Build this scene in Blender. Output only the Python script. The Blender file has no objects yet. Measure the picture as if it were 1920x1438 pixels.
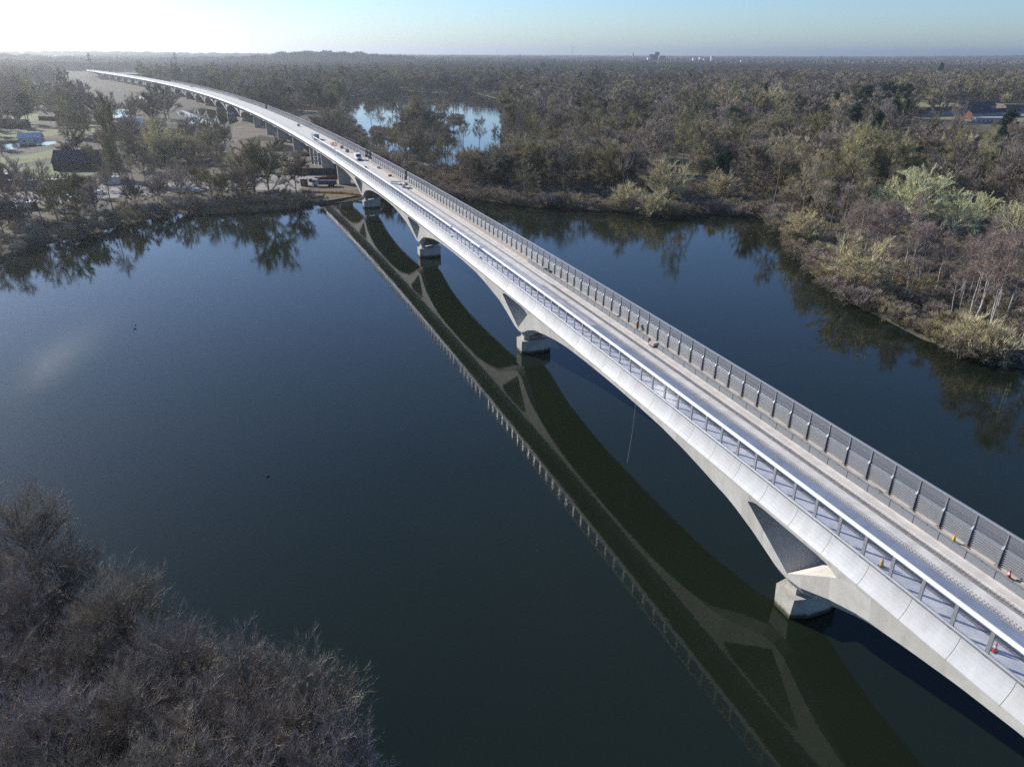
import bpy, math, random
import numpy as np
from mathutils import Vector, Matrix, noise
R = random.Random(11)
rad = math.radians
scene = bpy.context.scene
COL = scene.collection

# ------------------------------------------------------------------ camera
F_PX, PITCH, ROLL, CAM_H = 1345.7, rad(24.737), rad(0.303), 55.48
fw = Vector((0, math.cos(PITCH), -math.sin(PITCH)))
r0 = Vector((1, 0, 0)); u0 = r0.cross(fw)
rt = r0 * math.cos(ROLL) + u0 * math.sin(ROLL)
up = -r0 * math.sin(ROLL) + u0 * math.cos(ROLL)
cam = bpy.data.cameras.new('camera'); co = bpy.data.objects.new('camera', cam); COL.objects.link(co)
m = Matrix((rt, up, -fw)).transposed().to_4x4(); m.translation = (0, 0, CAM_H)
co.matrix_world = m
cam.sensor_width = 36; cam.lens = F_PX / 1920 * 36; cam.clip_start = 0.5; cam.clip_end = 80000
scene.camera = co

def at(px, py, z=0.0):
    """real ground position (height z) of a spot surveyed in the photograph"""
    d = fw * F_PX + rt * (px - 960) - up * (py - 719)
    t = (z - CAM_H) / d.z
    return (d.x * t, d.y * t)

# ------------------------------------------------------------------ materials
def newmat(name):
    m = bpy.data.materials.new(name); m.use_nodes = True
    return m, m.node_tree, m.node_tree.nodes['Principled BSDF']
def mat(name, col, rough=0.8, metal=0.0, var=0.0, scale=1.0, col2=None, bump=0.0, spec=0.3, rnd=0.0, detail=4, streak=None):
    m, nt, b = newmat(name)
    b.inputs['Roughness'].default_value = rough; b.inputs['Metallic'].default_value = metal
    b.inputs['Specular IOR Level'].default_value = spec
    c = tuple(col) + (1,)
    b.inputs['Base Color'].default_value = c
    if col2 is None and var:
        col2 = tuple(x * (1 - var) for x in col)
    N = nt.nodes.new; L = nt.links.new
    out = None
    if col2 is not None:
        geo = N('ShaderNodeNewGeometry'); mp = N('ShaderNodeMapping'); L(geo.outputs['Position'], mp.inputs['Vector'])
        if streak: mp.inputs['Scale'].default_value = streak
        n = N('ShaderNodeTexNoise'); n.inputs['Scale'].default_value = scale; n.inputs['Detail'].default_value = detail
        n.inputs['Roughness'].default_value = 0.65
        L(mp.outputs[0], n.inputs['Vector'])
        rp = N('ShaderNodeValToRGB'); rp.color_ramp.elements[0].position = 0.35; rp.color_ramp.elements[1].position = 0.65
        rp.color_ramp.elements[0].color = tuple(col2) + (1,); rp.color_ramp.elements[1].color = c
        L(n.outputs['Fac'], rp.inputs['Fac']); out = rp.outputs['Color']
        if bump:
            bp = N('ShaderNodeBump'); bp.inputs['Strength'].default_value = bump; bp.inputs['Distance'].default_value = 0.05
            L(n.outputs['Fac'], bp.inputs['Height']); L(bp.outputs[0], b.inputs['Normal'])
    if rnd:
        oi = N('ShaderNodeObjectInfo'); hs = N('ShaderNodeHueSaturation')
        ma = N('ShaderNodeMath'); ma.operation = 'MULTIPLY_ADD'; ma.inputs[1].default_value = rnd; ma.inputs[2].default_value = 1 - rnd / 2
        L(oi.outputs['Random'], ma.inputs[0]); L(ma.outputs[0], hs.inputs['Value'])
        m2 = N('ShaderNodeMath'); m2.operation = 'MULTIPLY'; m2.inputs[1].default_value = 37.7; L(oi.outputs['Random'], m2.inputs[0])
        fr = N('ShaderNodeMath'); fr.operation = 'FRACT'; L(m2.outputs[0], fr.inputs[0])
        m3 = N('ShaderNodeMath'); m3.operation = 'MULTIPLY_ADD'; m3.inputs[1].default_value = 0.07; m3.inputs[2].default_value = 0.465
        L(fr.outputs[0], m3.inputs[0]); L(m3.outputs[0], hs.inputs['Hue'])
        m4 = N('ShaderNodeMath'); m4.operation = 'MULTIPLY_ADD'; m4.inputs[1].default_value = 0.7; m4.inputs[2].default_value = 0.6
        L(fr.outputs[0], m4.inputs[0]); L(m4.outputs[0], hs.inputs['Saturation'])
        if out: L(out, hs.inputs['Color'])
        else: hs.inputs['Color'].default_value = c
        out = hs.outputs['Color']
    if out: L(out, b.inputs['Base Color'])
    return m

M = {}
M['fascia'] = mat('white precast concrete', (0.49, 0.495, 0.50), 0.55, col2=(0.40, 0.40, 0.395), scale=0.5, streak=(1, 1, .22), detail=6)
M['fascia_b'] = mat('white precast concrete, warmer cast', (0.465, 0.465, 0.455), 0.55, col2=(0.37, 0.37, 0.355), scale=0.9, detail=8, streak=(1, 1, .18))
M['fascia_c'] = mat('white precast concrete, washed', (0.53, 0.535, 0.54), 0.5, col2=(0.43, 0.43, 0.43), scale=0.9, detail=8, streak=(1, 1, .18))
M['girder_b'] = mat('grey cast concrete, darker pour', (0.55, 0.53, 0.49), 0.8, col2=(0.45, 0.43, 0.39), scale=0.7, bump=0.15, detail=8, streak=(1, 1, .3))
M['girder'] = mat('grey cast concrete', (0.60, 0.585, 0.55), 0.8, col2=(0.49, 0.47, 0.43), scale=0.5, bump=0.15, detail=8)
M['deck'] = mat('deck concrete', (0.64, 0.62, 0.58), 0.85, col2=(0.46, 0.445, 0.415), scale=0.45, detail=8, bump=0.2)
M['deck_pink'] = mat('dusty deck concrete', (0.61, 0.565, 0.52), 0.9, col2=(0.47, 0.435, 0.40), scale=0.6, detail=8)
M['sand'] = mat('walkway dust', (0.48, 0.41, 0.34), 0.95, col2=(0.34, 0.29, 0.25), scale=1.2, detail=8)
M['stain'] = mat('grimy concrete', (0.34, 0.33, 0.32), 0.9, col2=(0.2, 0.195, 0.19), scale=2.5, detail=8)
M['tinted_strip'] = mat('blue-grey deck strip', (0.20, 0.24, 0.31), 0.65, col2=(0.155, 0.185, 0.255), scale=0.5, spec=0.25, streak=(1, 1, 1))  # blue-grey tint of the deck strip inside the near parapet
M['grey_strip'] = mat('paler grey deck strip', (0.42, 0.42, 0.46), 0.75, col2=(0.28, 0.28, 0.33), scale=0.5)  # the same strip farther along, in a paler grey
M['walk_shade'] = mat('walkway with painted shade patches', (0.80, 0.79, 0.77), 0.75, col2=(0.52, 0.54, 0.58), scale=0.55, detail=3)  # bluish shadow patches behind the glass are put into the walkway colour
M['rebar'] = mat('reinforcing steel', (0.13, 0.10, 0.085), 0.7, metal=0.3)
M['steel'] = mat('galvanised steel', (0.47, 0.48, 0.50), 0.42, metal=0.6, var=0.15, scale=3)
M['steel_dark'] = mat('weathered steel', (0.24, 0.25, 0.27), 0.5, metal=0.5, var=0.2, scale=3)
M['post_dark'] = mat('grey painted post', (0.30, 0.30, 0.31), 0.5, metal=0.3, var=0.15, scale=3)
M['cap'] = mat('white painted coping', (0.80, 0.81, 0.82), 0.35, var=0.06, scale=2)
M['louvre'] = mat('aluminium louvre', (0.36, 0.37, 0.39), 0.38, metal=0.5, var=0.12, scale=2)
M['kerbpanel'] = mat('grey mesh panel', (0.25, 0.265, 0.28), 0.6, metal=0.2, var=0.2, scale=6)
M['dark'] = mat('dark gap', (0.03, 0.03, 0.035), 0.9)
M['conc_dirty'] = mat('pier concrete', (0.5, 0.48, 0.44), 0.85, col2=(0.36, 0.34, 0.29), scale=0.8, bump=0.2, detail=8)
M['white'] = mat('white paint', (0.78, 0.78, 0.78), 0.35, var=0.05, scale=1)
M['tyre'] = mat('black rubber', (0.02, 0.02, 0.02), 0.8)
M['glassdark'] = mat('dark window glass', (0.02, 0.03, 0.05), 0.08, spec=0.8)
M['orange'] = mat('orange plastic', (0.75, 0.22, 0.03), 0.5)
M['red'] = mat('red plastic', (0.62, 0.04, 0.03), 0.5)
M['yellow'] = mat('yellow plastic', (0.75, 0.42, 0.04), 0.5)
M['blue'] = mat('blue tarpaulin', (0.06, 0.085, 0.17), 0.6, var=0.2, scale=0.8)
M['brick'] = mat('red brick', (0.27, 0.13, 0.10), 0.9, var=0.3, scale=2)
M['brick_dark'] = mat('dark brick', (0.10, 0.075, 0.07), 0.9, var=0.3, scale=1)
M['rooftile'] = mat('dark roof tiles', (0.075, 0.07, 0.075), 0.75, var=0.3, scale=1.5)
M['render'] = mat('pale render', (0.62, 0.6, 0.56), 0.9, var=0.15, scale=0.5)
M['render_shaded'] = mat('pale render with painted shade', (0.36, 0.38, 0.42), 0.9, var=0.3, scale=0.4)  # bluish shade on the terraces' long sides is painted into this colour
M['metalroof'] = mat('pale sheet roof', (0.55, 0.56, 0.58), 0.4, metal=0.3, var=0.1, scale=0.5)
M['hoard'] = mat('dark green hoarding', (0.018, 0.045, 0.032), 0.7, var=0.3, scale=0.8)
M['soil'] = mat('dark spoil', (0.075, 0.06, 0.05), 0.95, col2=(0.04, 0.035, 0.03), scale=0.6, bump=0.6)
M['rope'] = mat('pale rope', (0.5, 0.5, 0.45), 0.8)
M['rust'] = mat('rusty steel', (0.24, 0.09, 0.05), 0.8, var=0.4, scale=2)
M['cloth'] = mat('dark work clothing', (0.03, 0.035, 0.05), 0.9)
M['hivis'] = mat('hi vis jacket', (0.75, 0.25, 0.03), 0.7)
M['skin'] = mat('skin', (0.5, 0.3, 0.22), 0.6)
M['feather'] = mat('dark feathers', (0.03, 0.03, 0.03), 0.7)
M['blade'] = mat('pale steel blade', (0.7, 0.7, 0.7), 0.5)
# vegetation
M['bark'] = mat('grey bark', (0.20, 0.165, 0.125), 0.9, var=0.4, scale=1.5)
M['twig_near'] = mat('alder twigs', (0.42, 0.355, 0.295), 0.6, var=0.5, scale=0.5, rnd=0.3)
M['twig'] = mat('bare twigs', (0.42, 0.345, 0.235), 0.8, col2=(0.22, 0.19, 0.125), scale=0.12, rnd=0.75)
M['twig_grey'] = mat('grey twigs', (0.42, 0.35, 0.25), 0.8, col2=(0.27, 0.22, 0.155), scale=0.2, rnd=0.4)
M['twig_birch'] = mat('birch twigs', (0.40, 0.31, 0.26), 0.85, var=0.35, scale=0.3, rnd=0)
M['birch_bark'] = mat('birch bark', (0.66, 0.62, 0.56), 0.8, col2=(0.3, 0.27, 0.24), scale=1.4)
M['willow'] = mat('willow shoots', (0.70, 0.62, 0.38), 0.8, col2=(0.5, 0.44, 0.27), scale=0.35, rnd=0)
M['sallow'] = mat('sallow catkins', (0.85, 0.83, 0.5), 0.8, col2=(0.66, 0.64, 0.36), scale=0.4, rnd=0)
M['poplar'] = mat('poplar twigs', (0.46, 0.37, 0.26), 0.85, var=0.3, scale=0.3, rnd=0.3)
M['twig_far'] = mat('distant twigs', (0.27, 0.235, 0.17), 0.9, col2=(0.2, 0.175, 0.13), scale=0.01)
M['needle'] = mat('pine needles', (0.05, 0.085, 0.042), 0.7, col2=(0.025, 0.05, 0.028), scale=0.4, rnd=0.4)
M['reed'] = mat('dry reeds', (0.42, 0.33, 0.21), 0.9, col2=(0.25, 0.18, 0.11), scale=0.4)
M['ground'] = mat('leaf litter', (0.12, 0.10, 0.07), 0.95, col2=(0.06, 0.06, 0.04), scale=0.035, detail=10)
M['grass'] = mat('meadow grass', (0.19, 0.23, 0.085), 0.95, col2=(0.12, 0.125, 0.065), scale=0.05, detail=8)
M['field_dry'] = mat('dry pasture', (0.24, 0.22, 0.13), 0.95, col2=(0.17, 0.16, 0.09), scale=0.03, detail=8)
M['site'] = mat('construction soil', (0.19, 0.15, 0.115), 0.95, col2=(0.08, 0.066, 0.052), scale=0.09, detail=10, bump=0.3)
M['gravel'] = mat('gravel hardstanding', (0.30, 0.28, 0.26), 0.95, col2=(0.2, 0.185, 0.17), scale=0.15, detail=10)

def glass_mat(name, tint, gl=0.18, milk=0):
    m, nt, b = newmat(name); nt.nodes.remove(b); o = nt.nodes['Material Output']
    t = nt.nodes.new('ShaderNodeBsdfTransparent'); t.inputs[0].default_value = tuple(tint) + (1,)
    g = nt.nodes.new('ShaderNodeBsdfGlossy'); g.inputs['Roughness'].default_value = 0.04; g.inputs[0].default_value = (0.9, 0.9, 0.9, 1)
    lw = nt.nodes.new('ShaderNodeLayerWeight'); lw.inputs[0].default_value = gl
    mx = nt.nodes.new('ShaderNodeMixShader')
    mx.inputs[0].default_value = 0.07
    if milk:
        df = nt.nodes.new('ShaderNodeBsdfDiffuse'); df.inputs[0].default_value = (.55, .56, .6, 1); m0 = nt.nodes.new('ShaderNodeMixShader'); m0.inputs[0].default_value = milk; nt.links.new(t.outputs[0], m0.inputs[1]); nt.links.new(df.outputs[0], m0.inputs[2]); t = m0
    nt.links.new(t.outputs[0], mx.inputs[1]); nt.links.new(g.outputs[0], mx.inputs[2])
    nt.links.new(mx.outputs[0], o.inputs['Surface'])
    return m
M['glass'] = glass_mat('parapet glass', (0.95, 0.95, 0.96), milk=.04)
M['glass_grey'] = glass_mat('noise screen glass', (0.72, 0.74, 0.78), milk=.16)

def water_mat():
    m, nt, b = newmat('lake water'); N = nt.nodes.new; L = nt.links.new
    b.inputs['Roughness'].default_value = 0.05; b.inputs['IOR'].default_value = 1.333
    b.inputs['Specular IOR Level'].default_value = 0.5
    geo = N('ShaderNodeNewGeometry')
    n0 = N('ShaderNodeTexNoise'); n0.inputs['Scale'].default_value = 0.012; n0.inputs['Detail'].default_value = 4; L(geo.outputs['Position'], n0.inputs['Vector'])
    rp = N('ShaderNodeValToRGB'); rp.color_ramp.elements[0].color = (0.006, 0.011, 0.006, 1); rp.color_ramp.elements[1].color = (0.012, 0.017, 0.011, 1)
    rp.color_ramp.elements[0].position = 0.3; rp.color_ramp.elements[1].position = 0.7
    L(n0.outputs['Fac'], rp.inputs['Fac']); L(rp.outputs['Color'], b.inputs['Base Color'])
    nw = N('ShaderNodeTexNoise'); nw.inputs['Scale'].default_value = 0.009; nw.inputs['Detail'].default_value = 5; nw.inputs['Distortion'].default_value = 1.5; L(geo.outputs['Position'], nw.inputs['Vector'])
    rw = N('ShaderNodeMapRange'); rw.inputs['From Min'].default_value = .42; rw.inputs['From Max'].default_value = .62; rw.inputs['To Min'].default_value = .015; rw.inputs['To Max'].default_value = .085; L(nw.outputs['Fac'], rw.inputs['Value']); L(rw.outputs[0], b.inputs['Roughness'])
    mp = N('ShaderNodeMapping'); mp.inputs['Scale'].default_value = (1.0, 1.6, 1); mp.inputs['Rotation'].default_value = (0, 0, 0.4)
    L(geo.outputs['Position'], mp.inputs['Vector'])
    n1 = N('ShaderNodeTexNoise'); n1.inputs['Scale'].default_value = 1.3; n1.inputs['Detail'].default_value = 3; L(mp.outputs[0], n1.inputs['Vector'])
    n2 = N('ShaderNodeTexNoise'); n2.inputs['Scale'].default_value = 0.12; n2.inputs['Detail'].default_value = 3; L(mp.outputs[0], n2.inputs['Vector'])
    r2 = N('ShaderNodeMapRange'); r2.inputs['From Min'].default_value = 0.4; r2.inputs['From Max'].default_value = 0.65
    r2.inputs['To Min'].default_value = 0.35; r2.inputs['To Max'].default_value = 1.0; L(n2.outputs['Fac'], r2.inputs['Value'])
    mu = N('ShaderNodeMath'); mu.operation = 'MULTIPLY'; L(n1.outputs['Fac'], mu.inputs[0]); L(r2.outputs[0], mu.inputs[1])
    bp = N('ShaderNodeBump'); bp.inputs['Strength'].default_value = 0.5; bp.inputs['Distance'].default_value = 0.012
    L(mu.outputs[0], bp.inputs['Height']); L(bp.outputs[0], b.inputs['Normal'])
    return m
M['water'] = water_mat()
def wet_conc():
    m = M['conc_dirty'].copy(); m.name = 'pier concrete with waterline stain'; nt = m.node_tree; b = nt.nodes['Principled BSDF']; src = b.inputs['Base Color'].links[0].from_socket
    geo = nt.nodes.new('ShaderNodeNewGeometry'); sp = nt.nodes.new('ShaderNodeSeparateXYZ'); nt.links.new(geo.outputs['Position'], sp.inputs[0])
    nz_ = nt.nodes.new('ShaderNodeTexNoise'); nz_.inputs['Scale'].default_value = 2.0; nt.links.new(geo.outputs['Position'], nz_.inputs['Vector'])
    ad = nt.nodes.new('ShaderNodeMath'); ad.operation = 'MULTIPLY_ADD'; ad.inputs[1].default_value = -.5; nt.links.new(nz_.outputs['Fac'], ad.inputs[0]); nt.links.new(sp.outputs['Z'], ad.inputs[2])
    mr = nt.nodes.new('ShaderNodeMapRange'); mr.inputs['From Min'].default_value = .12; mr.inputs['From Max'].default_value = .5; nt.links.new(ad.outputs[0], mr.inputs['Value'])
    mx = nt.nodes.new('ShaderNodeMix'); mx.data_type = 'RGBA'; mx.inputs[6].default_value = (.06, .06, .035, 1); nt.links.new(mr.outputs[0], mx.inputs[0]); nt.links.new(src, mx.inputs[7]); nt.links.new(mx.outputs[2], b.inputs['Base Color'])
    return m
M['conc_wet'] = wet_conc()

# ------------------------------------------------------------------ mesh helpers
class MB:
    def __init__(s): s.v = []; s.f = []; s.mi = []
    def add(s, vs, fs, mi=0):
        o = len(s.v); s.v += [tuple(v) for v in vs]; s.f += [tuple(i + o for i in f) for f in fs]; s.mi += [mi] * len(fs)
    def box(s, c, d, rz=0, mi=0, taper=1.0):
        vs = []
        for z, k in ((-.5, 1), (.5, taper)):
            for x, y in ((-.5, -.5), (.5, -.5), (.5, .5), (-.5, .5)):
                X, Y = x * d[0] * k, y * d[1] * k
                vs.append((c[0] + X * math.cos(rz) - Y * math.sin(rz), c[1] + X * math.sin(rz) + Y * math.cos(rz), c[2] + z * d[2]))
        s.add(vs, [(3, 2, 1, 0), (4, 5, 6, 7), (0, 1, 5, 4), (1, 2, 6, 5), (2, 3, 7, 6), (3, 0, 4, 7)], mi)
    def tube(s, pts, rs, n=6, cap=True, mi=0):
        pts = [Vector(p) for p in pts]
        if not isinstance(rs, (list, tuple)): rs = [rs] * len(pts)
        o = len(s.v)
        for i, p in enumerate(pts):
            d = (pts[min(i + 1, len(pts) - 1)] - pts[max(i - 1, 0)])
            if d.length < 1e-9: d = Vector((0, 0, 1))
            d.normalize()
            a = d.cross(Vector((0, 0, 1)) if abs(d.z) < .9 else Vector((1, 0, 0))).normalized(); b = d.cross(a)
            for k in range(n):
                t = 2 * math.pi * k / n
                s.v.append(tuple(p + (a * math.cos(t) + b * math.sin(t)) * rs[i]))
        for i in range(len(pts) - 1):
            for k in range(n):
                k2 = (k + 1) % n
                s.f.append((o + i * n + k, o + i * n + k2, o + (i + 1) * n + k2, o + (i + 1) * n + k)); s.mi.append(mi)
        if cap and n > 2:
            s.f.append(tuple(o + k for k in range(n))[::-1]); s.mi.append(mi)
            s.f.append(tuple(o + (len(pts) - 1) * n + k for k in range(n))); s.mi.append(mi)
    def prism(s, poly, z0, z1, mi=0, top=None):
        n = len(poly); t = top or poly
        s.add([(x, y, z0) for x, y in poly] + [(x, y, z1) for x, y in t],
              [tuple(range(n))[::-1], tuple(range(n, 2 * n))] + [(i, (i + 1) % n, n + (i + 1) % n, n + i) for i in range(n)], mi)
    def mesh(s, name, mats, smooth=False):
        me = bpy.data.meshes.new(name); me.from_pydata(s.v, [], s.f)
        for mm in (mats if isinstance(mats, (list, tuple)) else [mats]): me.materials.append(mm)
        if isinstance(mats, (list, tuple)) and len(mats) > 1: me.polygons.foreach_set('material_index', s.mi)
        if smooth: me.polygons.foreach_set('use_smooth', [True] * len(s.f))
        me.update(); return me
    def build(s, name, mats, parent=None, smooth=False, fix=True):
        me = s.mesh(name, mats, smooth)
        if fix:
            import bmesh
            bm = bmesh.new(); bm.from_mesh(me); bmesh.ops.recalc_face_normals(bm, faces=bm.faces); bm.to_mesh(me); bm.free()
        return link(name, me, parent)
def link(name, me, parent=None):
    o = bpy.data.objects.new(name, me); COL.objects.link(o)
    if parent: o.parent = parent
    return o
def tag(o, label=None, cat=None, group=None, kind=None):
    if label: o['label'] = label
    if cat: o['category'] = cat
    if group: o['group'] = group
    if kind: o['kind'] = kind
    return o
def empty(name, loc=(0, 0, 0), rz=0, label=None, cat=None, group=None):
    o = bpy.data.objects.new(name, None); COL.objects.link(o); o.location = loc; o.rotation_euler = (0, 0, rz)
    return tag(o, label, cat, group)
def copy_tree(o, parent=None):
    c = o.copy(); COL.objects.link(c)
    if parent: c.parent = parent
    for ch in list(o.children): copy_tree(ch, c)
    return c

# ------------------------------------------------------------------ alignment of the viaduct
PC = [55.1684, -355.4456, -103.0217, -45.1873, 19.098]
Yg = np.arange(-60, 2200, 1.0)
Xg = sum(PC[k] * (Yg / 1000) ** k for k in range(5))
Sg = np.concatenate([[0], np.cumsum(np.hypot(np.diff(Xg), np.diff(Yg)))]); Sg = Sg - np.interp(62.2077, Yg, Sg)
Hg = np.arctan2(np.gradient(Xg), np.gradient(Yg))
def HD(s): return float(np.interp(s, Sg, Hg))
def W(s, l, z):
    h = HD(s); return (float(np.interp(s, Sg, Xg)) + l * math.cos(h), float(np.interp(s, Sg, Yg)) - l * math.sin(h), z)
def SLof(x, y):
    i = int(np.argmin((Xg - x) ** 2 + (Yg - y) ** 2)); h = Hg[i]; dx = x - Xg[i]; dy = y - Yg[i]
    return Sg[i] + dx * math.sin(h) + dy * math.cos(h), dx * math.cos(h) - dy * math.sin(h)

S0, S1 = -70.0, 1985.0
VP = [-80, 0, 80, 160, 240, 647, 727, 795, 865, 930, 1001, 1085, 1169, 1256, 1330, 1405, 1480, 1555, 1630, 1705, 1780, 1860]
WP = [292, 332, 364, 419, 476, 525, 582]
PT = [0, 2, 6, 9.5, 12, 15, 20, 25, 32, 40, 60]; PZ = [3.5, 3.8, 5.7, 7.5, 8.5, 9.1, 9.9, 10.4, 10.65, 10.75, 10.75]
QT = [0, 2, 6, 12, 22, 40]; QZ = [10.2, 10.3, 10.75, 11.3, 11.7, 11.8]
def zbot(s):
    return min([float(np.interp(abs(s - p), PT, PZ)) for p in VP] + [float(np.interp(abs(s - p), QT, QZ)) for p in WP])
def lout(z): return 3.1 + max(0.0, z - 4) / 9 * 1.5
AX = -0.15      # the girder's own axis in l
root = empty('viaduct', W(0, 0, 0), 0, 'long curving white concrete railway viaduct on V shaped piers crossing the lake', 'viaduct')
PINV = Matrix.Translation(-Vector(W(0, 0, 0)))
def part(name, mb, mats, parent=root, smooth=False, fix=True):
    o = mb.build(name, mats, None, smooth, fix); o.parent = parent
    if parent is root: o.matrix_parent_inverse = PINV
    return o

# s stations
st = set()
s = S0
while s < S1:
    st.add(round(s, 3)); s += 1.5 if s < 260 else (2.5 if s < 700 else 4)
brk = [0, 0.8, 2, 4.0, 5.3, 6.0, 6.8, 8, 9.5, 11, 13]
for p in VP:
    st = {q for q in st if abs(q - p) > 13.8}
    for b in brk:
        for sg in (-1, 1):
            if S0 <= p + sg * b <= S1: st.add(round(p + sg * b, 3))
for p in WP: st.add(float(p))
st = sorted(st)
OPEN = 6.8
def zopen(t):   # floor and ceiling of the V opening
    lo = 5.3 + t * (10.3 - 5.3) / 6.8
    hi = float(np.interp(t, [0, 4, 5.3, 6.0, 6.8], [11.05, 11.05, 10.95, 10.75, 10.3]))
    return lo, hi
gird, legs = MB(), {p: MB() for p in VP}
def section(s):
    zb = zbot(s); p = min(VP, key=lambda q: abs(q - s)); t = abs(s - p)
    ch = float(np.interp(t, [0, 6, 13], [1.15, 1.15, 0.05]))
    zc = zb + ch
    inop = t < OPEN + 1e-6
    lo, hi = zopen(t) if inop else (zc + (12.6 - zc) * .33, zc + (12.6 - zc) * .66)
    if inop and abs(t - OPEN) < 1e-6: lo = hi = 10.3
    lo = max(lo, zc + 0.15)
    pts = []
    for sg in (-1, 1):
        lb = lout(zc) - ch * 0.75
        tip = -6.74 if sg < 0 else 6.0
        pts.append([W(s, tip, 13.5), W(s, AX + sg * 4.75, 12.95), W(s, AX + sg * lout(hi), hi), W(s, AX + sg * lout(lo), lo), W(s, AX + sg * lout(zc), zc), W(s, AX + sg * lb, zb)])
    return pts, p, t
secs = [section(s) for s in st]
SEGM = 0
def q(mb, a, b, c, d): mb.add([a, b, c, d], [(0, 1, 2, 3)], SEGM)
for i in range(len(st) - 1):
    A, pa, ta = secs[i]; B, pb, tb = secs[i + 1]; SEGM = int(abs(math.sin(math.floor((st[i] + 2.1) / 4.5) * 12.9898) * 43758.5) * 10) % 2
    op = ta < OPEN + .01 and tb < OPEN + .01 and pa == pb
    low = legs[pa] if op else gird
    for k in (0, 1):
        a, b = A[k], B[k]
        for j in range(5):
            if op and j == 2: continue
            q(low if j >= 3 else gird, a[j], b[j], b[j + 1], a[j + 1])
    q(low, A[0][5], B[0][5], B[1][5], A[1][5])          # soffit
    if op:
        q(gird, A[0][2], B[0][2], B[1][2], A[1][2]); q(low, A[0][3], B[0][3], B[1][3], A[1][3])
g = part('girder', gird, [M['girder'], M['girder_b']])
for p in VP:
    if not (S0 < p < S1): continue
    mb = legs[p]
    lg = part('pier', mb, [M['girder'], M['girder_b']])
    lg['label'] = 'V shaped concrete pier'
    b = MB()
    o8 = [(-3.15, -1.0), (-1.3, -1.85), (1.3, -1.85), (3.15, -1.0), (3.15, 1.0), (1.3, 1.85), (-1.3, 1.85), (-3.15, 1.0)]
    t8 = [(x * 1.02, y * (1.45 if abs(x) > 3 else 1.0)) for x, y in o8]
    def wl(poly): return [W(p + y, x, 0)[:2] for x, y in poly]
    b.prism(wl(o8), -2.5, 2.75, top=wl(t8))
    for sg in (-1, 1):   # bearing plinths between base and legs
        b.prism(wl([(sg * 1.9 + dx, dy) for dx, dy in ((-.6, -.8), (.6, -.8), (.6, .8), (-.6, .8))]), 2.75, 3.52)
    bo = part('pier_base', b, M['conc_wet'], lg); bo.matrix_parent_inverse = Matrix.Identity(4)
    lg.matrix_parent_inverse = PINV
    bo.location = (0, 0, 0)
for p in WP:
    b = MB()
    poly = [(-2.7, -.55), (-2.3, -.9), (2.3, -.9), (2.7, -.55), (2.7, .55), (2.3, .9), (-2.3, .9), (-2.7, .55)]
    b.prism([W(p + y, x + AX, 0)[:2] for x, y in poly], 0.2, 10.25, top=[W(p + y * .9, x * 1.08 + AX, 0)[:2] for x, y in poly])
    part('pier', b, M['conc_dirty'])['label'] = 'plain upright concrete blade pier'

# fascia units, 4.5 m long with open joints
def loft(mb, prof, s0, s1, ds, closed=True, mi=0, ends=True):
    n = max(1, int(math.ceil((s1 - s0) / ds))); o = len(mb.v); k = len(prof)
    for i in range(n + 1):
        s = s0 + (s1 - s0) * i / n
        for l, z in prof: mb.v.append(W(s, l, z))
    for i in range(n):
        for j in range(k if closed else k - 1):
            j2 = (j + 1) % k
            mb.f.append((o + i * k + j, o + i * k + j2, o + (i + 1) * k + j2, o + (i + 1) * k + j)); mb.mi.append(mi)
    if closed and ends:
        mb.f.append(tuple(o + j for j in range(k))); mb.f.append(tuple(o + n * k + j for j in range(k))[::-1]); mb.mi += [mi, mi]
def fascia(side):
    mb = MB()
    base = [(-5.93, 15.50), (-5.98, 15.15), (-6.10, 14.75), (-6.28, 14.35), (-6.50, 13.98), (-6.78, 13.62), (-6.78, 13.515), (-5.9, 13.44), (-5.62, 14.6), (-5.62, 15.50)]
    if side > 0: base = [(-x - 0.76, z) for x, z in base]
    s = -2.1 - 4.5 * 15
    while s < S1 - 5:
        a, b = s, s + 4.5; un = R.choice((0, 0, 1, 2))
        if s < 330: loft(mb, base, a + .02, b - .02, 2.3, mi=un)
        else: loft(mb, base, a + 0.02, b - .02, 4.5, ends=False, mi=un)
        s += 4.5
    o = part('fascia', mb, [M['fascia'], M['fascia_b'], M['fascia_c']]); return o
fascia(-1); fascia(1)
# deck slab and its strips
mb = MB(); loft(mb, [(-5.62, 15.1), (4.9, 15.1), (4.9, 13.3), (-5.62, 13.3)], S0, S1, 4); part('deck', mb, M['deck'])
def strip(name, l0, l1, z, s0, s1, m_, ds=4, th=0.05):
    mb = MB(); loft(mb, [(l0, z), (l1, z), (l1, z - th), (l0, z - th)], s0, s1, ds); return part(name, mb, m_)
strip('plinth', 1.85, 2.62, 15.24, S0, 330, M['deck_pink'], th=.139)
strip('walkway', 3.32, 4.72, 15.16, S0, 330, M['sand'], th=.059)
strip('deck_dust', -4.6, 4.5, 15.108, 205, 330, M['deck_pink'], th=.004)
for l0, l1 in ((-3.25, -2.72), (-0.61, -0.46), (1.02, 1.62)):
    strip('starter_bar_strip', l0, l1, 15.108, S0, 196, M['stain'], th=.004)
strip('tinted_strip', -2.15, -0.66, 15.116, S0, 52, M['tinted_strip'], th=.01); strip('tinted_strip', -2.15, -0.62, 15.116, 52, 196, M['grey_strip'], th=.01); strip('tinted_strip', -5.18, -3.3, 15.116, S0, 196, M['walk_shade'], th=.01)  # tinted deck strips; the outer one carries the painted shade patches
strip('track_slab', -0.45, 0.92, 15.13, S0, 196, M['deck'], th=.026)
strip('edge_upstand', -5.6, -5.2, 15.42, S0, S1, M['fascia'], th=.315)
strip('edge_upstand', 4.74, 5.0, 15.30, S0, S1, M['fascia'], th=.195)
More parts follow.
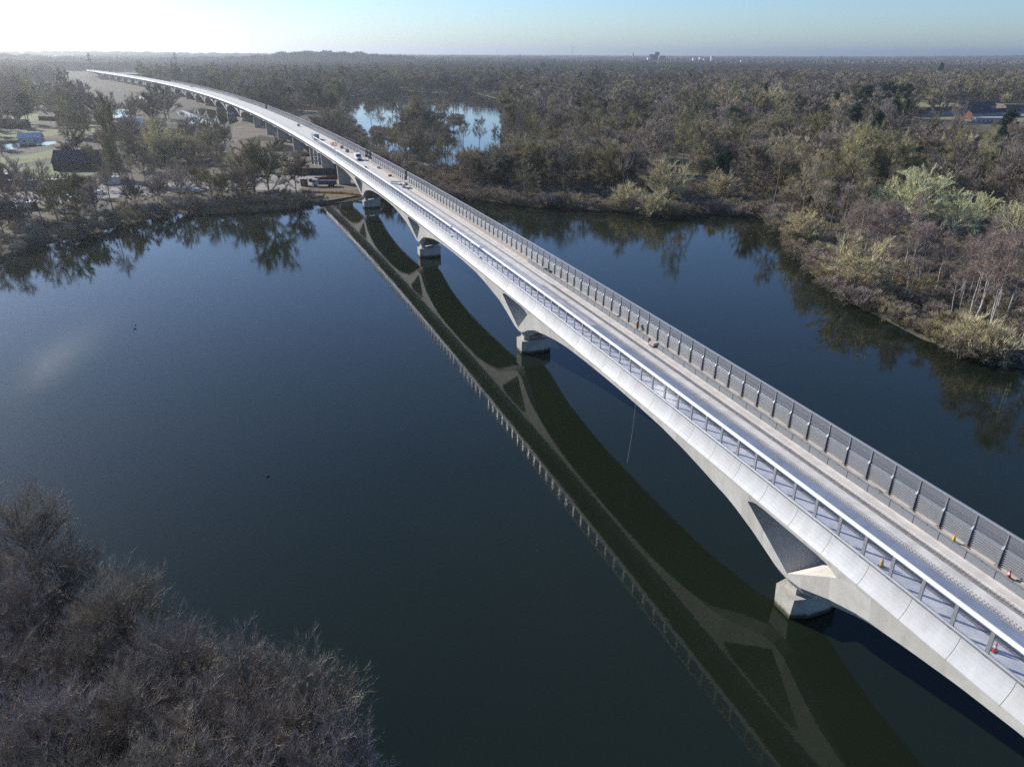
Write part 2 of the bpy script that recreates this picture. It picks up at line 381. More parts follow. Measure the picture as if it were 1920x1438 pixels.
for l0 in (-3.0, -0.5, 1.3):
    mb = MB(); s = -46.0
    while s < 75:
        for dl in (-.14, .14):
            P = [W(s, l0 + dl - .1, 15.11), W(s, l0 + dl - .1, 15.34), W(s, l0 + dl + .1, 15.34), W(s, l0 + dl + .1, 15.11)]
            mb.tube(P, .014, n=3, cap=False)
        s += .36 + R.uniform(-.03, .03)
    part('starter_bars', mb, M['rebar'], fix=False)['kind'] = 'stuff'
# kerb with grey mesh panels
mb = MB(); loft(mb, [(2.66, 15.1), (2.66, 15.38), (3.3, 15.38), (3.3, 15.1)], S0, 200, 3); kerb = part('kerb', mb, M['deck_pink'])
def put(o, parent, s, l, z, extra=0):
    o.parent = parent; o.location = W(s, l, z); o.rotation_euler = (0, 0, -HD(s) + extra); return o
pm = MB(); pm.box((0, 0, .36), (.07, 1.38, .66)); pm.box((0, -.68, .38), (.1, .05, .76)); pm.box((.12, 0, .70), (.3, 1.36, .04)); pmesh = pm.mesh('kerb_panel', M['kerbpanel'])
s = -46.0; i = 0
while s < 90:
    if not (39 < s < 41.2):
        o = link('kerb_panel', pmesh); put(o, kerb, s, 2.78 + (0.02 if i % 2 else 0), 15.385)
    s += 1.4; i += 1

# ---------------- near glass parapet
def rail(mb, prof, s0, s1, ds=3): loft(mb, prof, s0, s1, ds)
near = MB()
cap = [(-5.92, 17.86), (-5.96, 17.98), (-5.88, 18.10), (-5.72, 18.15), (-5.56, 18.10), (-5.48, 17.98), (-5.52, 17.86)]
tubep = [(-5.75 + .13 * math.cos(a), 15.70 + .13 * math.sin(a)) for a in [k * math.pi / 4 for k in range(8)]]
GAPS = [(94.6, 96.6), (115.8, 117.6), (275, 277.5)]
segs = []; a = S0
for g0, g1 in GAPS: segs.append((a, g0)); a = g1
segs.append((a, 330))
for a, b in segs:
    loft(near, cap, a, b, 3, mi=0); loft(near, tubep, a, b, 3, mi=1); loft(near, [(-5.9, 15.502), (-5.6, 15.502), (-5.6, 15.56), (-5.9, 15.56)], a, b, 3, mi=1)
parapet = part('glass_parapet', near, [M['cap'], M['steel']]); parapet['label'] = 'low glass parapet with white coping'
pb = MB(); pb.box((0, 0, 1.2), (.14, .30, 2.40)); pb.box((0, 0, 0.03), (.34, .34, .06)); post_n = pb.mesh('post', M['steel'])
gb = MB(); gb.box((0, 0, 1.06), (.025, 2.72, 2.04)); glass_n = gb.mesh('glass_panel', M['glass'])
ps = [-1.05 + 3 * k for k in range(-22, 112)]
def ingap(s): return any(a - .2 < s < b + .2 for a, b in GAPS)
restp, restg = MB(), MB()
def addw(mb, me, s, l, z):
    h = -HD(s); ox, oy, oz = W(s, l, z); c_, s_ = math.cos(h), math.sin(h)
    mb.add([(ox + v.co.x * c_ - v.co.y * s_, oy + v.co.x * s_ + v.co.y * c_, oz + v.co.z) for v in me.vertices], [tuple(f.vertices) for f in me.polygons])
cnt = 0
for s in ps:
    if s < S0 + 2 or s > 329 or ingap(s): continue
    pan = not ingap(s + 1.5) and not ingap(s + .6) and not ingap(s + 2.4)
    if -30 < s and cnt < 98:
        cnt += 1
        o = link('post', post_n); put(o, parapet, s, -5.74, 15.5)
        if pan: o = link('glass_panel', glass_n); put(o, parapet, s + 1.5, -5.74, 15.78)
    else:
        addw(restp, post_n, s, -5.74, 15.5)
        if pan: addw(restg, glass_n, s + 1.5, -5.74, 15.78)
parapet.matrix_parent_inverse = PINV
for nm, mb_, mm in (('posts', restp, 'steel'), ('glass_panels', restg, 'glass')):
    o = mb_.build(nm, M[mm], parapet, fix=False); tag(o, kind='stuff')
# ---------------- far noise barrier
far = MB(); FG = [(201.2, 203), (256.5, 259), (262.5, 264.5), (560, 566)]
segs = []; a = S0
for g0, g1 in FG: segs.append((a, g0)); a = g1
segs.append((a, 1150))
for a, b in segs:
    dsx = 3 if a < 300 else 6
    loft(far, [(4.86, 18.56), (4.86, 18.70), (5.06, 18.70), (5.06, 18.56)], a, b, dsx, mi=0)
    loft(far, [(4.80, 17.0), (4.80, 17.10), (4.99, 17.10), (4.99, 17.0)], a, b, dsx, mi=1)
barrier = part('noise_barrier', far, [M['steel'], M['steel']]); barrier['label'] = 'tall noise barrier with louvred lower panels'
barrier.matrix_parent_inverse = PINV
pb = MB()
pb.add([(-.17, -.1, 0), (.12, -.1, 0), (.12, .1, 0), (-.17, .1, 0), (-.13, -.1, 1.75), (.14, -.1, 1.75), (.14, .1, 1.75), (-.13, .1, 1.75),
        (.04, -.06, 2.05), (.2, -.06, 2.05), (.2, .06, 2.05), (.04, .06, 2.05), (.06, -.05, 3.36), (.2, -.05, 3.36), (.2, .05, 3.36), (.06, .05, 3.36)],
       [(3, 2, 1, 0), (12, 13, 14, 15)] + [(a + i, a + (i + 1) % 4, a + 4 + (i + 1) % 4, a + 4 + i) for a in (0, 4, 8) for i in range(4)])
pb.box((0, 0, .03), (.5, .4, .06)); post_f = pb.mesh('post', M['post_dark'])
lb = MB()
prof = []
n = 7
for k in range(n):
    z0 = .22 + k * 1.6 / n; prof += [(-.07, z0), (-.07, z0 + .07), (.0, z0 + .10), (.0, z0 + 1.6 / n - .02)]
prof += [(.05, 1.82), (.05, .22)]
N_ = len(prof)
lb.add([(x, -1.36, z) for x, z in prof] + [(x, 1.36, z) for x, z in prof], [(i, (i + 1) % N_, N_ + (i + 1) % N_, N_ + i) for i in range(N_)])
louv = lb.mesh('louvre_panel', M['louvre'])
gb = MB(); gb.box((.1, 0, 1.17 + 1.42 / 2), (.025, 2.8, 1.42)); clear = gb.mesh('clear_panel', M['glass_grey'])
def infg(s): return any(a - .2 < s < b + .2 for a, b in FG)
rp, rl, rg = MB(), MB(), MB(); cnt = 0
for k in range(-23, 385):
    s = 0.3 + 3 * k
    if s < S0 + 2 or s > 1148 or infg(s): continue
    pan = not infg(s + 1.5) and not infg(s + .6) and not infg(s + 2.4)
    if s > -26 and cnt < 98:
        cnt += 1
        o = link('post', post_f); put(o, barrier, s, 4.8, 15.302)
        if pan:
            o = link('louvre_panel', louv); put(o, barrier, s + 1.5, 4.84, 15.2)
            o = link('clear_panel', clear); put(o, barrier, s + 1.5, 4.84, 15.93)
    else:
        if s < 700 or k % 2: addw(rp, post_f, s, 4.8, 15.302)
        if pan:
            addw(rg, clear, s + 1.5, 4.84, 15.93)
            if s < 260: addw(rl, louv, s + 1.5, 4.84, 15.2)
            else: rl.box((0, 0, 0), (0, 0, 0)) if False else addw(rl, clear, s + 1.5, 4.74, 14.3)
for nm, mb_, mm in (('posts', rp, 'post_dark'), ('clear_panels', rg, 'glass_grey'), ('louvre_panels', rl, 'louvre')):
    o = mb_.build(nm, M[mm], barrier, fix=False); tag(o, kind='stuff')

# ------------------------------------------------------------------ terrain and water
SH = [(0, 478), (60, 466), (170, 440), (240, 420), (330, 402), (470, 392), (560, 387), (600, 385)]
north = [at(*p) for p in SH] + [at(600, 386), at(700, 371), at(770, 360), at(870, 375), at(990, 387), at(1150, 397), at(1250, 408), at(1330, 402), at(1440, 408), at(1470, 445), at(1520, 515), at(1560, 548), at(1640, 593), at(1700, 623), at(1800, 668), at(1920, 695)]
L1 = [(-60, 70), (-85, 80), (-115, 98), (-150, 130), (-178, 165), (-165, 195)] + north + [(112, 108), (126, 60), (130, -70), (4, -70), (0, 5), (-4, 28), (-10, 40), (-24, 50), (-40, 58)]
L2 = [at(*p) for p in [(636, 186), (690, 176), (760, 171), (830, 175), (880, 172), (930, 186), (942, 225), (945, 250), (1012, 285), (1000, 306), (850, 312), (760, 302), (700, 292), (690, 262), (672, 240), (655, 215)]]
L3 = [at(*p) for p in [(350, 232), (372, 236), (400, 233), (428, 236), (446, 228), (440, 216), (446, 206), (412, 209), (380, 203), (352, 208), (330, 206), (338, 218), (366, 222)]]
L4 = [at(*p) for p in [(252, 186), (270, 189), (296, 186), (330, 190), (338, 182), (318, 176), (325, 171), (290, 174), (256, 172), (262, 180)]]
L5 = [at(*p) for p in [(100, 190), (135, 190), (132, 176), (108, 176)]]
L6 = [at(*p) for p in [(0, 284), (60, 278), (105, 270), (100, 264), (30, 268), (0, 272)]]
L7 = [at(*p) for p in [(195, 218), (215, 223), (250, 219), (240, 213), (250, 207), (222, 204), (205, 209)]]
LAKES = [L1, L2, L3, L4, L5, L6, L7]
ISL = [[at(*p) for p in [(738, 240), (790, 232), (840, 240), (845, 262), (800, 268), (738, 262)]], [at(*p) for p in [(690, 246), (712, 244), (752, 250), (750, 258), (700, 262)]],
       [at(*p) for p in [(838, 222), (866, 220), (870, 228), (842, 229)]]]
def inside(poly, x, y):
    x = np.asarray(x, float); y = np.asarray(y, float); r = np.zeros(x.shape, bool); n = len(poly)
    for i in range(n):
        (x0, y0), (x1, y1) = poly[i], poly[(i + 1) % n]
        c = ((y0 > y) != (y1 > y)); dy = (y1 - y0) if y1 != y0 else 1e-9
        r ^= c & (x < (x1 - x0) * (y - y0) / dy + x0)
    return r
def pdist(poly, x, y):
    d = np.full(x.shape, 1e9); n = len(poly)
    for i in range(n):
        (x0, y0), (x1, y1) = poly[i], poly[(i + 1) % n]; ex, ey = x1 - x0, y1 - y0; L = ex * ex + ey * ey + 1e-9
        t = np.clip(((x - x0) * ex + (y - y0) * ey) / L, 0, 1); d = np.minimum(d, np.hypot(x - x0 - t * ex, y - y0 - t * ey))
    return d
def wet(x, y):
    w = np.zeros(np.shape(x), bool)
    for P in LAKES: w |= inside(P, x, y)
    for P in ISL: w &= ~inside(P, x, y)
    return w
def axis(lo, hi, step, far0, far1, gr=1.045):
    a = list(np.arange(lo, hi + .1, step)); st_ = step; v = hi
    while v < far1: st_ *= gr; v += st_; a.append(v)
    st_ = step; v = lo; b = []
    while v > far0: st_ *= gr; v -= st_; b.append(v)
    return np.array(b[::-1] + a)
HILLS = [(-900, 3500, 300, 260, 27), (-620, 3700, 480, 300, 13), (-2500, 3000, 500, 500, 38), (-1500, 1950, 200, 260, 26), (4500, 6000, 1500, 900, 14), (6500, 9000, 2000, 1500, 30), (-3500, 6500, 1800, 900, 22)]
def hill(x, y):
    z = 0
    for cx, cy, rx, ry, h in HILLS: z = z + h * np.exp(-((x - cx) / rx) ** 2 - ((y - cy) / ry) ** 2)
    return z
def gz(x, y):
    x = np.asarray(x, float); y = np.asarray(y, float)
    d = np.full(x.shape, 1e9)
    for P in LAKES + ISL: d = np.minimum(d, pdist(P, x, y))
    w = wet(x, y)
    z = np.where(w, -np.minimum(1.6, .1 + d * .35), np.minimum(1.0, .05 + d * .22))
    return z + np.where(w, 0, hill(x, y) * np.clip((np.hypot(x, y) - 1100) / 500, 0, 1))
ax = axis(-330, 540, 4.5, -19000, 19000); ay = axis(-80, 680, 4.5, -900, 24000, 1.035)
GX, GY = np.meshgrid(ax, ay); GZ = gz(GX, GY)
nx, ny = len(ax), len(ay)
me = bpy.data.meshes.new('ground')
V = np.stack([GX, GY, GZ], -1).reshape(-1, 3)
idx = np.arange(nx * ny).reshape(ny, nx)
Fq = np.stack([idx[:-1, :-1], idx[:-1, 1:], idx[1:, 1:], idx[1:, :-1]], -1).reshape(-1, 4)
me.from_pydata(V.tolist(), [], Fq.tolist()); me.materials.append(M['ground']); me.polygons.foreach_set('use_smooth', [True] * len(Fq))
tag(link('ground', me), kind='structure')
mb = MB(); mb.add([(-1500, -200, 0), (1200, -200, 0), (1200, 1500, 0), (-1500, 1500, 0)], [(0, 1, 2, 3)])
tag(mb.build('lake_water', M['water'], fix=False), kind='structure')
def sheet(name, poly, z, m_, kind='structure'):
    mb = MB(); n = len(poly); xs = [p[0] for p in poly]; ys = [p[1] for p in poly]
    mb.add([(x, y, z) for x, y in poly], [tuple(range(n))])
    o = mb.build(name, m_, fix=False)
    if o.data.polygons[0].normal.z < 0: o.data.flip_normals()
    return tag(o, kind=kind)
def pp(*a): return [at(x, y) for x, y in a]
FIELDS = [('field', pp((20, 215), (85, 210), (100, 222), (60, 232), (10, 230)), M['grass']), ('field', pp((110, 245), (190, 232), (205, 237), (140, 246)), M['field_dry']),
          ('field', pp((0, 250), (80, 246), (205, 238), (215, 248), (100, 258), (0, 262)), M['grass']),
          ('field', pp((0, 300), (60, 293), (98, 285), (102, 300), (60, 308), (0, 318)), M['grass']),
          ('field', pp((0, 322), (50, 318), (105, 312), (190, 318), (190, 330), (130, 338), (60, 334), (0, 335)), M['grass']),
          ('field', pp((230, 245), (300, 240), (330, 248), (310, 258), (235, 256)), M['grass']),
          ('field', pp((265, 275), (325, 278), (330, 296), (300, 305), (262, 298)), M['grass']),
          ('field', pp((1695, 194), (1900, 196), (2050, 200), (2050, 232), (1780, 230), (1700, 222)), M['field_dry']),
          ('field', pp((1905, 160), (2100, 158), (2100, 164), (1905, 166)), M['field_dry']),
          ('field', [(-760, 2650), (-560, 2650), (-560, 3000), (-780, 3000)], M['grass'])]
SITE = pp((438, 238), (500, 236), (560, 258), (660, 330), (705, 366), (600, 384), (570, 360), (430, 345), (395, 330), (430, 300))
for nme, poly, m_ in FIELDS[:-1]: sheet(nme, poly, 1.05, m_)
sheet('site_ground', SITE, 1.04, M['site'])
ROAD = pp((395, 345), (480, 342), (500, 328), (600, 322), (660, 330), (690, 345), (570, 352), (560, 362), (400, 360))
sheet('road', ROAD, 1.054, M['gravel'])
YARD = pp((0, 352), (160, 350), (330, 345), (400, 346), (400, 360), (250, 372), (130, 385), (40, 392), (0, 395))
sheet('yard', YARD, 1.046, M['gravel'])
def bad(x, y, margin=0.0):
    return False

# ------------------------------------------------------------------ trees
def rv(r): 
    while True:
        v = Vector((r.uniform(-1, 1), r.uniform(-1, 1), r.uniform(-1, 1)))
        if .05 < v.length < 1: return v.normalized()
def tri(mb, p, d, L, w, r):
    a = d.cross(rv(r))
    if a.length < 1e-4: return
    a.normalize(); e = p + d * L
    o = len(mb.v); mb.v += [tuple(p - a * w * .5), tuple(p + a * w * .5), tuple(e)]; mb.f.append((o, o + 1, o + 2)); mb.mi.append(0)
def bare_proto(name, h, cr, r, nb=26, ntw=3600, tl=1.1, tw=.05, trunk_r=.22, base=.28, mt='twig', mbk='bark', upb=.6, droop=0, narrow=False, sides=4, multi=1, sub=3):
    T, C = MB(), MB()
    lean = Vector((r.uniform(-.05, .05), r.uniform(-.05, .05), 0))
    stems = []
    for k in range(multi):
        off = Vector((r.uniform(-.5, .5), r.uniform(-.5, .5), 0)) * (0 if multi == 1 else 1)
        out = off * (.0 if multi == 1 else 2.2)
        P = [off + Vector((0, 0, -.4))]
        for i in range(1, 7):
            f_ = i / 6; P.append(off + out * f_ + lean * h * f_ + Vector((r.uniform(-.15, .15), r.uniform(-.15, .15), h * .88 * f_)))
        T.tube(P, [trunk_r * (1 - .9 * i / 6) * (1 if multi == 1 else .7) for i in range(7)], n=6, cap=False); stems.append(P)
    def trunk_at(P, f_):
        x = f_ * 6; i = min(5, int(x)); return P[i].lerp(P[i + 1], x - i)
    cz = h * (base + 1) / 2; rz = h * (1 - base) / 2
    brs = []
    for b in range(nb):
        P = stems[b % multi]; d = rv(r)
        if not narrow and d.z < -.55: d.z = -d.z * .3
        k = r.uniform(.72, 1.0)
        e = Vector((d.x * cr * k, d.y * cr * k, cz + d.z * rz * k)) + lean * h * .6
        f0 = max(.12, min(.93, (e.z - (cr * .75 if not narrow else h * .2) * r.uniform(.7, 1.2)) / (h * .88)))
        a = trunk_at(P, f0); mid = a.lerp(e, .5) + Vector((0, 0, -.08 * (e - a).length)) + rv(r) * .2
        if narrow: mid = a.lerp(e, .5) + Vector((d.x, d.y, 0)) * .3
        r0_ = trunk_r * (1 - .85 * f0) * .5
        path = [a, a.lerp(mid, .55) + rv(r) * .12, mid, mid.lerp(e, .55) + rv(r) * .15, e]
        T.tube(path, [r0_, r0_ * .75, r0_ * .5, r0_ * .32, .015], n=sides, cap=False); brs.append(path)
        for q_ in range(sub):      # second order limbs
            t0 = r.uniform(.35, .9) * 4; i = min(3, int(t0)); p = path[i].lerp(path[i + 1], t0 - i)
            d2 = ((p - Vector((0, 0, cz - rz * .5))).normalized() * .5 + rv(r) * .75 + Vector((0, 0, upb * .6))).normalized()
            L2_ = cr * r.uniform(.25, .5); e2 = p + d2 * L2_
            path2 = [p, p.lerp(e2, .5) + rv(r) * .12, e2]; T.tube(path2, [r0_ * .35, r0_ * .22, .01], n=3, cap=False); brs.append(path2)
    per = max(1, ntw // len(brs))
    for path in brs:
        n_ = len(path) - 1
        for k in range(per):
            t0 = (1 - (r.random() ** 1.6) * .8) * n_ ; i = min(n_ - 1, int(t0)); p = path[i].lerp(path[i + 1], t0 - i)
            bd = (path[i + 1] - path[i]).normalized()
            rad_ = (p - Vector((0, 0, cz - rz * .7))).normalized()
            d = (bd * .5 + rad_ * .55 + rv(r) * .85 + Vector((0, 0, upb - droop))).normalized()
            L = tl * r.uniform(.5, 1.3); tri(C, p, d, L, tw * r.uniform(.7, 1.2), r)
            if r.random() < .6:
                pm_ = p + d * L * r.uniform(.3, .8); d3 = (d + rv(r) * .8 + Vector((0, 0, .2 - droop))).normalized(); tri(C, pm_, d3, L * .6, tw * .7, r)
    return T.mesh(name + '_trunk', M[mbk]), C.mesh(name + '_crown', M[mt])
def pine_proto(name, h, cr, r, layers=9, n=9500, flat=True):
    T, C = MB(), MB(); T.tube([(0, 0, -.4), (.1, 0, h * .4), (0, .1, h * .75), (0, 0, h)], [.32, .25, .14, .03], n=6, cap=False)
    cl = []
    for i in range(layers * 7):
        f_ = r.uniform(.35, 1.0); rr = cr * (1.15 - f_) ** .6 * r.uniform(.5, 1.0) if not flat else cr * math.sin(math.pi * min(1, (f_ - .25) / .85)) * r.uniform(.4, 1)
        a = r.uniform(0, 6.283); c = Vector((rr * math.cos(a), rr * math.sin(a), f_ * h)); cl.append(c)
        T.tube([(0, 0, c.z - .6), tuple(c)], [.07, .02], n=3, cap=False)
    for i in range(n):
        c = r.choice(cl); v = rv(r) * r.uniform(.2, 1); p = c + Vector((v.x * 1.4, v.y * 1.4, v.z * .8)); tri(C, p, (rv(r) + Vector((0, 0, .5))).normalized(), r.uniform(.3, .6), .22, r)
    return T.mesh(name + '_trunk', M['bark']), C.mesh(name + '_crown', M['needle'])
rp_ = random.Random(5)
PR = {}
PR['near'] = [bare_proto('alder', 15, 5.0, rp_, nb=50, ntw=7000, tl=1.0, tw=.028, trunk_r=.34, base=.2, mt='twig_near', sides=5, sub=9) for k in range(4)]
PR['bare'] = [bare_proto('bare', 14 + 1.2 * k, 5.6 + .5 * k, rp_, nb=30, ntw=8000, tl=1.2, tw=.075, sides=3, base=.2) for k in range(5)]
PR['slim'] = [bare_proto('slim', 19 + k, 3.6, rp_, nb=24, ntw=2400, tl=1.2, tw=.045, base=.35, sides=3) for k in range(3)]
PR['grey'] = [bare_proto('grey', 13 + k, 5.6, rp_, nb=30, ntw=7500, tl=1.1, tw=.07, mt='twig_grey', base=.2, sides=3, multi=2) for k in range(2)]
PR['birch'] = [bare_proto('birch', 17 + k, 3.0, rp_, nb=20, ntw=2300, tl=1.1, tw=.04, mt='twig_birch', mbk='birch_bark', trunk_r=.19, base=.44, droop=.5, sides=3) for k in range(3)]
PR['willow'] = [bare_proto('willow', 11 + 2 * k, 6.6 + k, rp_, nb=38, ntw=9500, tl=1.2, tw=.07, mt='willow', base=.08, sides=3, multi=3) for k in range(2)]
PR['sallow'] = [bare_proto('sallow', 15, 8.2, rp_, nb=40, ntw=10000, tl=.95, tw=.08, mt='sallow', mbk='birch_bark', base=.15, sides=3, multi=2)]
PR['poplar'] = [bare_proto('poplar', 24, 1.9, rp_, nb=26, ntw=6500, tl=2.0, tw=.06, mt='poplar', base=.06, narrow=True, sides=3, upb=1.6)]
PR['bush'] = [bare_proto('bush', 4.5, 3.2, rp_, nb=18, ntw=2200, tl=1.0, tw=.05, mt='twig_grey', trunk_r=.09, base=.05, multi=3, sides=3), bare_proto('bush2', 4, 2.9, rp_, nb=18, ntw=2200, tl=1.0, tw=.05, mt='willow', trunk_r=.09, base=.05, multi=3, sides=3)]
PR['pine'] = [pine_proto('pine', 19, 5.2, rp_), pine_proto('fir', 17, 3.6, rp_, flat=False)]
NAMES = {'near': ('alder_tree', 'tree'), 'bare': ('bare_tree', 'tree'), 'slim': ('slender_tree', 'tree'), 'grey': ('grey_tree', 'tree'), 'birch': ('birch_tree', 'tree'), 'willow': ('willow_tree', 'tree'),
         'sallow': ('catkin_tree', 'tree'), 'poplar': ('poplar_tree', 'tree'), 'bush': ('bush', 'shrub'), 'pine': ('pine_tree', 'tree')}
def tree(kind, x, y, z=None, sc=1.0, label='', group=None, var=None, rz=None, sq=1.0):
    k = R.randrange(len(PR[kind])) if var is None else var
    t_, c_ = PR[kind][k]
    if z is None: z = float(gz(np.array([x]), np.array([y]))[0])
    e = empty(NAMES[kind][0], (x, y, z - .1), R.uniform(0, 6.28) if rz is None else rz, label, NAMES[kind][1], group)
    e.scale = (sc * sq, sc * sq, sc)
    link('trunk', t_, e); link('crown', c_, e)
    return e
#TREES
exec_trees = True
# lower left alders, nearest the camera
ALD = [(15, 925, 15, 'leftmost dark leafless alder reaching up into the left edge over the lake'), (95, 1000, 13.5, 'twiggy bare alder just below the leftmost dark crown by the lake'),
       (205, 1075, 14, 'tall bare alder with wide silvery crown in the middle of the lower left group'), (300, 1185, 13, 'small bare alder standing right of the tall silvery crown'),
       (445, 1215, 12.5, 'bare alder with flat layered top rising over the lake edge'), (565, 1245, 13.5, 'pointed bare alder nearest the viaduct side of the lower left group'),
       (612, 1365, 12, 'rightmost leafless alder at the bottom of the picture')]
GA = 'bare alders on the near lake bank'
for x, y, h, lab in ALD:
    X, Y = at(x, y, h); tree('near', X, Y, 0.7, h / 14.7, lab, GA)
for x, y in [(40, 1090), (-50, 1040), (130, 1190), (-20, 1220), (235, 1290), (90, 1330), (360, 1310), (470, 1370), (310, 1430), (160, 1440), (430, 1470), (560, 1450), (0, 1400), (240, 1540), (80, 1560)]:
    X, Y = at(x, y, 12); tree('near', X, Y, 0.8, R.uniform(.8, .95), 'leafless grey brown alder packed in the near bank thicket', GA + ' thicket')

# zones
def clear_of(x, y):
    s_, l_ = SLof(x, y)
    if s_ > -60 and s_ < 1600 and abs(l_) < (13 if s_ < 600 else 9): return False
    return True
NOGO = [np.array(p) for p in (SITE, ROAD, YARD)]
def grid_points(x0, x1, y0, y1, step, r, jit=.42):
    xs = np.arange(x0, x1, step); ys = np.arange(y0, y1, step); X, Y = np.meshgrid(xs, ys)
    X = X + r.uniform(-jit, jit, X.shape) * step; Y = Y + r.uniform(-jit, jit, Y.shape) * step
    return X.ravel(), Y.ravel()
nr = np.random.RandomState(4)
def visible(x, y, h=18, m_=60):
    zz = fw.y * y + (-fw.z) * (CAM_H); px = 960 + F_PX * x / np.maximum(zz, 1)
    return (px > -m_ * 6) & (px < 1920 + m_ * 6) & (y > 20)
def keep(x, y, fields=True, pad=3.0):
    k = ~wet(x, y)
    for P in LAKES[:1]: k &= ~(pdist(P, x, y) < pad)
    for P in (SITE, ROAD, YARD): k &= ~inside(P, x, y)
    if fields:
        for _, P, _m in FIELDS: k &= ~inside(P, x, y)
    return k
def corridor(x, y):
    i = np.searchsorted(Yg, np.clip(y, -59, 2198)); dx = (x - Xg[i]) * np.cos(Hg[i])
    return (np.abs(dx) > np.where(y < 700, 15, 12)) | (y > 1500)
def side(x, y):
    i = np.searchsorted(Yg, np.clip(y, -59, 2198)); return (x - Xg[i]) * np.cos(Hg[i])
# forest candidates within 1500 m
X, Y = grid_points(-900, 1150, 60, 1500, 15.0, nr)
k = visible(X, Y) & keep(X, Y) & corridor(X, Y); X, Y = X[k], Y[k]
sd = side(X, Y)
nz = np.array([noise.noise(Vector((x * .012, y * .012, 3.3))) for x, y in zip(X, Y)])
n2_ = np.array([noise.noise(Vector((x * .0045, y * .0055, 7.7))) for x, y in zip(X, Y)])
k = (sd > 0) & ((nz > -.5)) & ((Y < 480) | (n2_ > -.26)) | (sd <= 0) & (nz > np.where(Y < 440, .2, -.02))
k &= ~((X < -4) & (Y < 100))
X, Y, sd, nz = X[k], Y[k], sd[k], nz[k]
D = np.hypot(X, Y)
od = np.argsort(D)
NIND = 250
terrace_poly = pp((1690, 200), (2000, 200), (2000, 245), (1690, 235))
def label_for(kind, x, y):
    bank = 'right bank wood' if (x > 40 and y < 330) else ('wood behind the far shore' if sdv > 0 else 'fields left of the viaduct')
    return bank
far_pts = {'low': [], 'bare': [], 'grey': [], 'willow': [], 'pine': [], 'poplar': [], 'slim': []}
KL = {'bare': 'leafless brown rounded tree', 'slim': 'tall thin leafless tree', 'grey': 'many stemmed grey leafless tree', 'birch': 'white trunked birch with purplish bare twigs', 'willow': 'yellow green willow in early shoot', 'pine': 'dark green pine with layered crown', 'sallow': 'pale green catkin covered tree'}
SCRUB = []
FEAT = [at(*q_, .5) for q_ in [(1245, 388), (1245, 395), (1352, 375), (1352, 382), (1172, 388), (1610, 552), (1600, 545), (1500, 455), (1700, 440), (1700, 455), (1690, 470), (1775, 450), (1775, 468), (1880, 450), (1880, 468), (1450, 235), (1450, 240), (1560, 240), (1125, 258), (1180, 262), (1180, 268), (1125, 264), (1455, 255), (1472, 253), (1870, 310), (1870, 318), (1590, 290), (1630, 300), (1610, 245), (1650, 235), (1560, 235), (1228, 283), (1228, 288)]]
cnt_i = 0
for n_, i in enumerate(od):
    x, y, sdv = float(X[i]), float(Y[i]), sd[i]
    u = R.random(); nn = noise.noise(Vector((x * .02, y * .02, 9.1)))
    kind = 'bare'
    if u < .22: kind = 'slim'
    elif u < .45: kind = 'grey'
    if nn > .25 and u > .35: kind = 'willow'
    if nn < -.42 and u > .5: kind = 'pine'
    if x > 80 and y < 215 and u > .3: kind = 'birch'
    lowz = -75 < x < 45 and y < 470
    if lowz and x < -12 and R.random() < .6: continue
    if lowz: kind = 'slim' if R.random() < .6 else 'bare'
    if sdv <= 0 and y > 440 and sdv > (-70 if y < 620 else -38): continue
    if sdv <= 0 and y < 345 and x < -120: continue
    if sdv <= 0 and y > 950 and 110 < 960 + F_PX * x / (y * math.cos(PITCH) + CAM_H * math.sin(PITCH)) < 320: continue
    if sdv <= 0 and 440 < y < 700 and R.random() < .45: continue
    if sdv <= 0 and y > 540 and 165 < 960 + F_PX * x / (y * math.cos(PITCH) + CAM_H * math.sin(PITCH)) < 440 and R.random() < .8: continue
    if any(abs(x - a) < 12 and -26 < y - b_ < 10 for a, b_ in FEAT): continue
    scl = R.uniform(.85, 1.1) if lowz else (R.uniform(.75, 1.15) if R.random() < .3 else R.uniform(1.2, 1.75)) if y > 215 else R.uniform(.95, 1.35)
    pxx = 960 + F_PX * x / (y * math.cos(PITCH) + CAM_H * math.sin(PITCH))
    if sdv > 0 and 650 < pxx < 945 and y < 1150:
        hm_ = CAM_H - ((258 if pxx < 740 else 268) - 103) * y / F_PX
        if hm_ < 5.5: SCRUB.append((x, y, .6)); SCRUB.append((x + 5, y + 4, .6)); continue
        scl = min(scl, hm_ / 17)
    if 1670 < pxx < 1990 and 380 < y < 690:
        hm_ = CAM_H - (238 - 103) * y / F_PX
        if hm_ < 4: SCRUB.append((x, y, .6)); continue
        scl = min(scl, hm_ / 17)
    if kind == 'pine': scl = min(scl * .7, .95)
    if cnt_i < NIND:
        cnt_i += 1
        b = label_for(kind, x, y)
        tree(kind, x, y, None, scl, KL[kind] + ' in the ' + b, KL[kind].split(' in ')[0] + 's in the ' + b)
    else:
        if kind == 'birch': kind = 'bare'
        if scl < .75: kind = 'low'
        far_pts[kind].append((x, y))

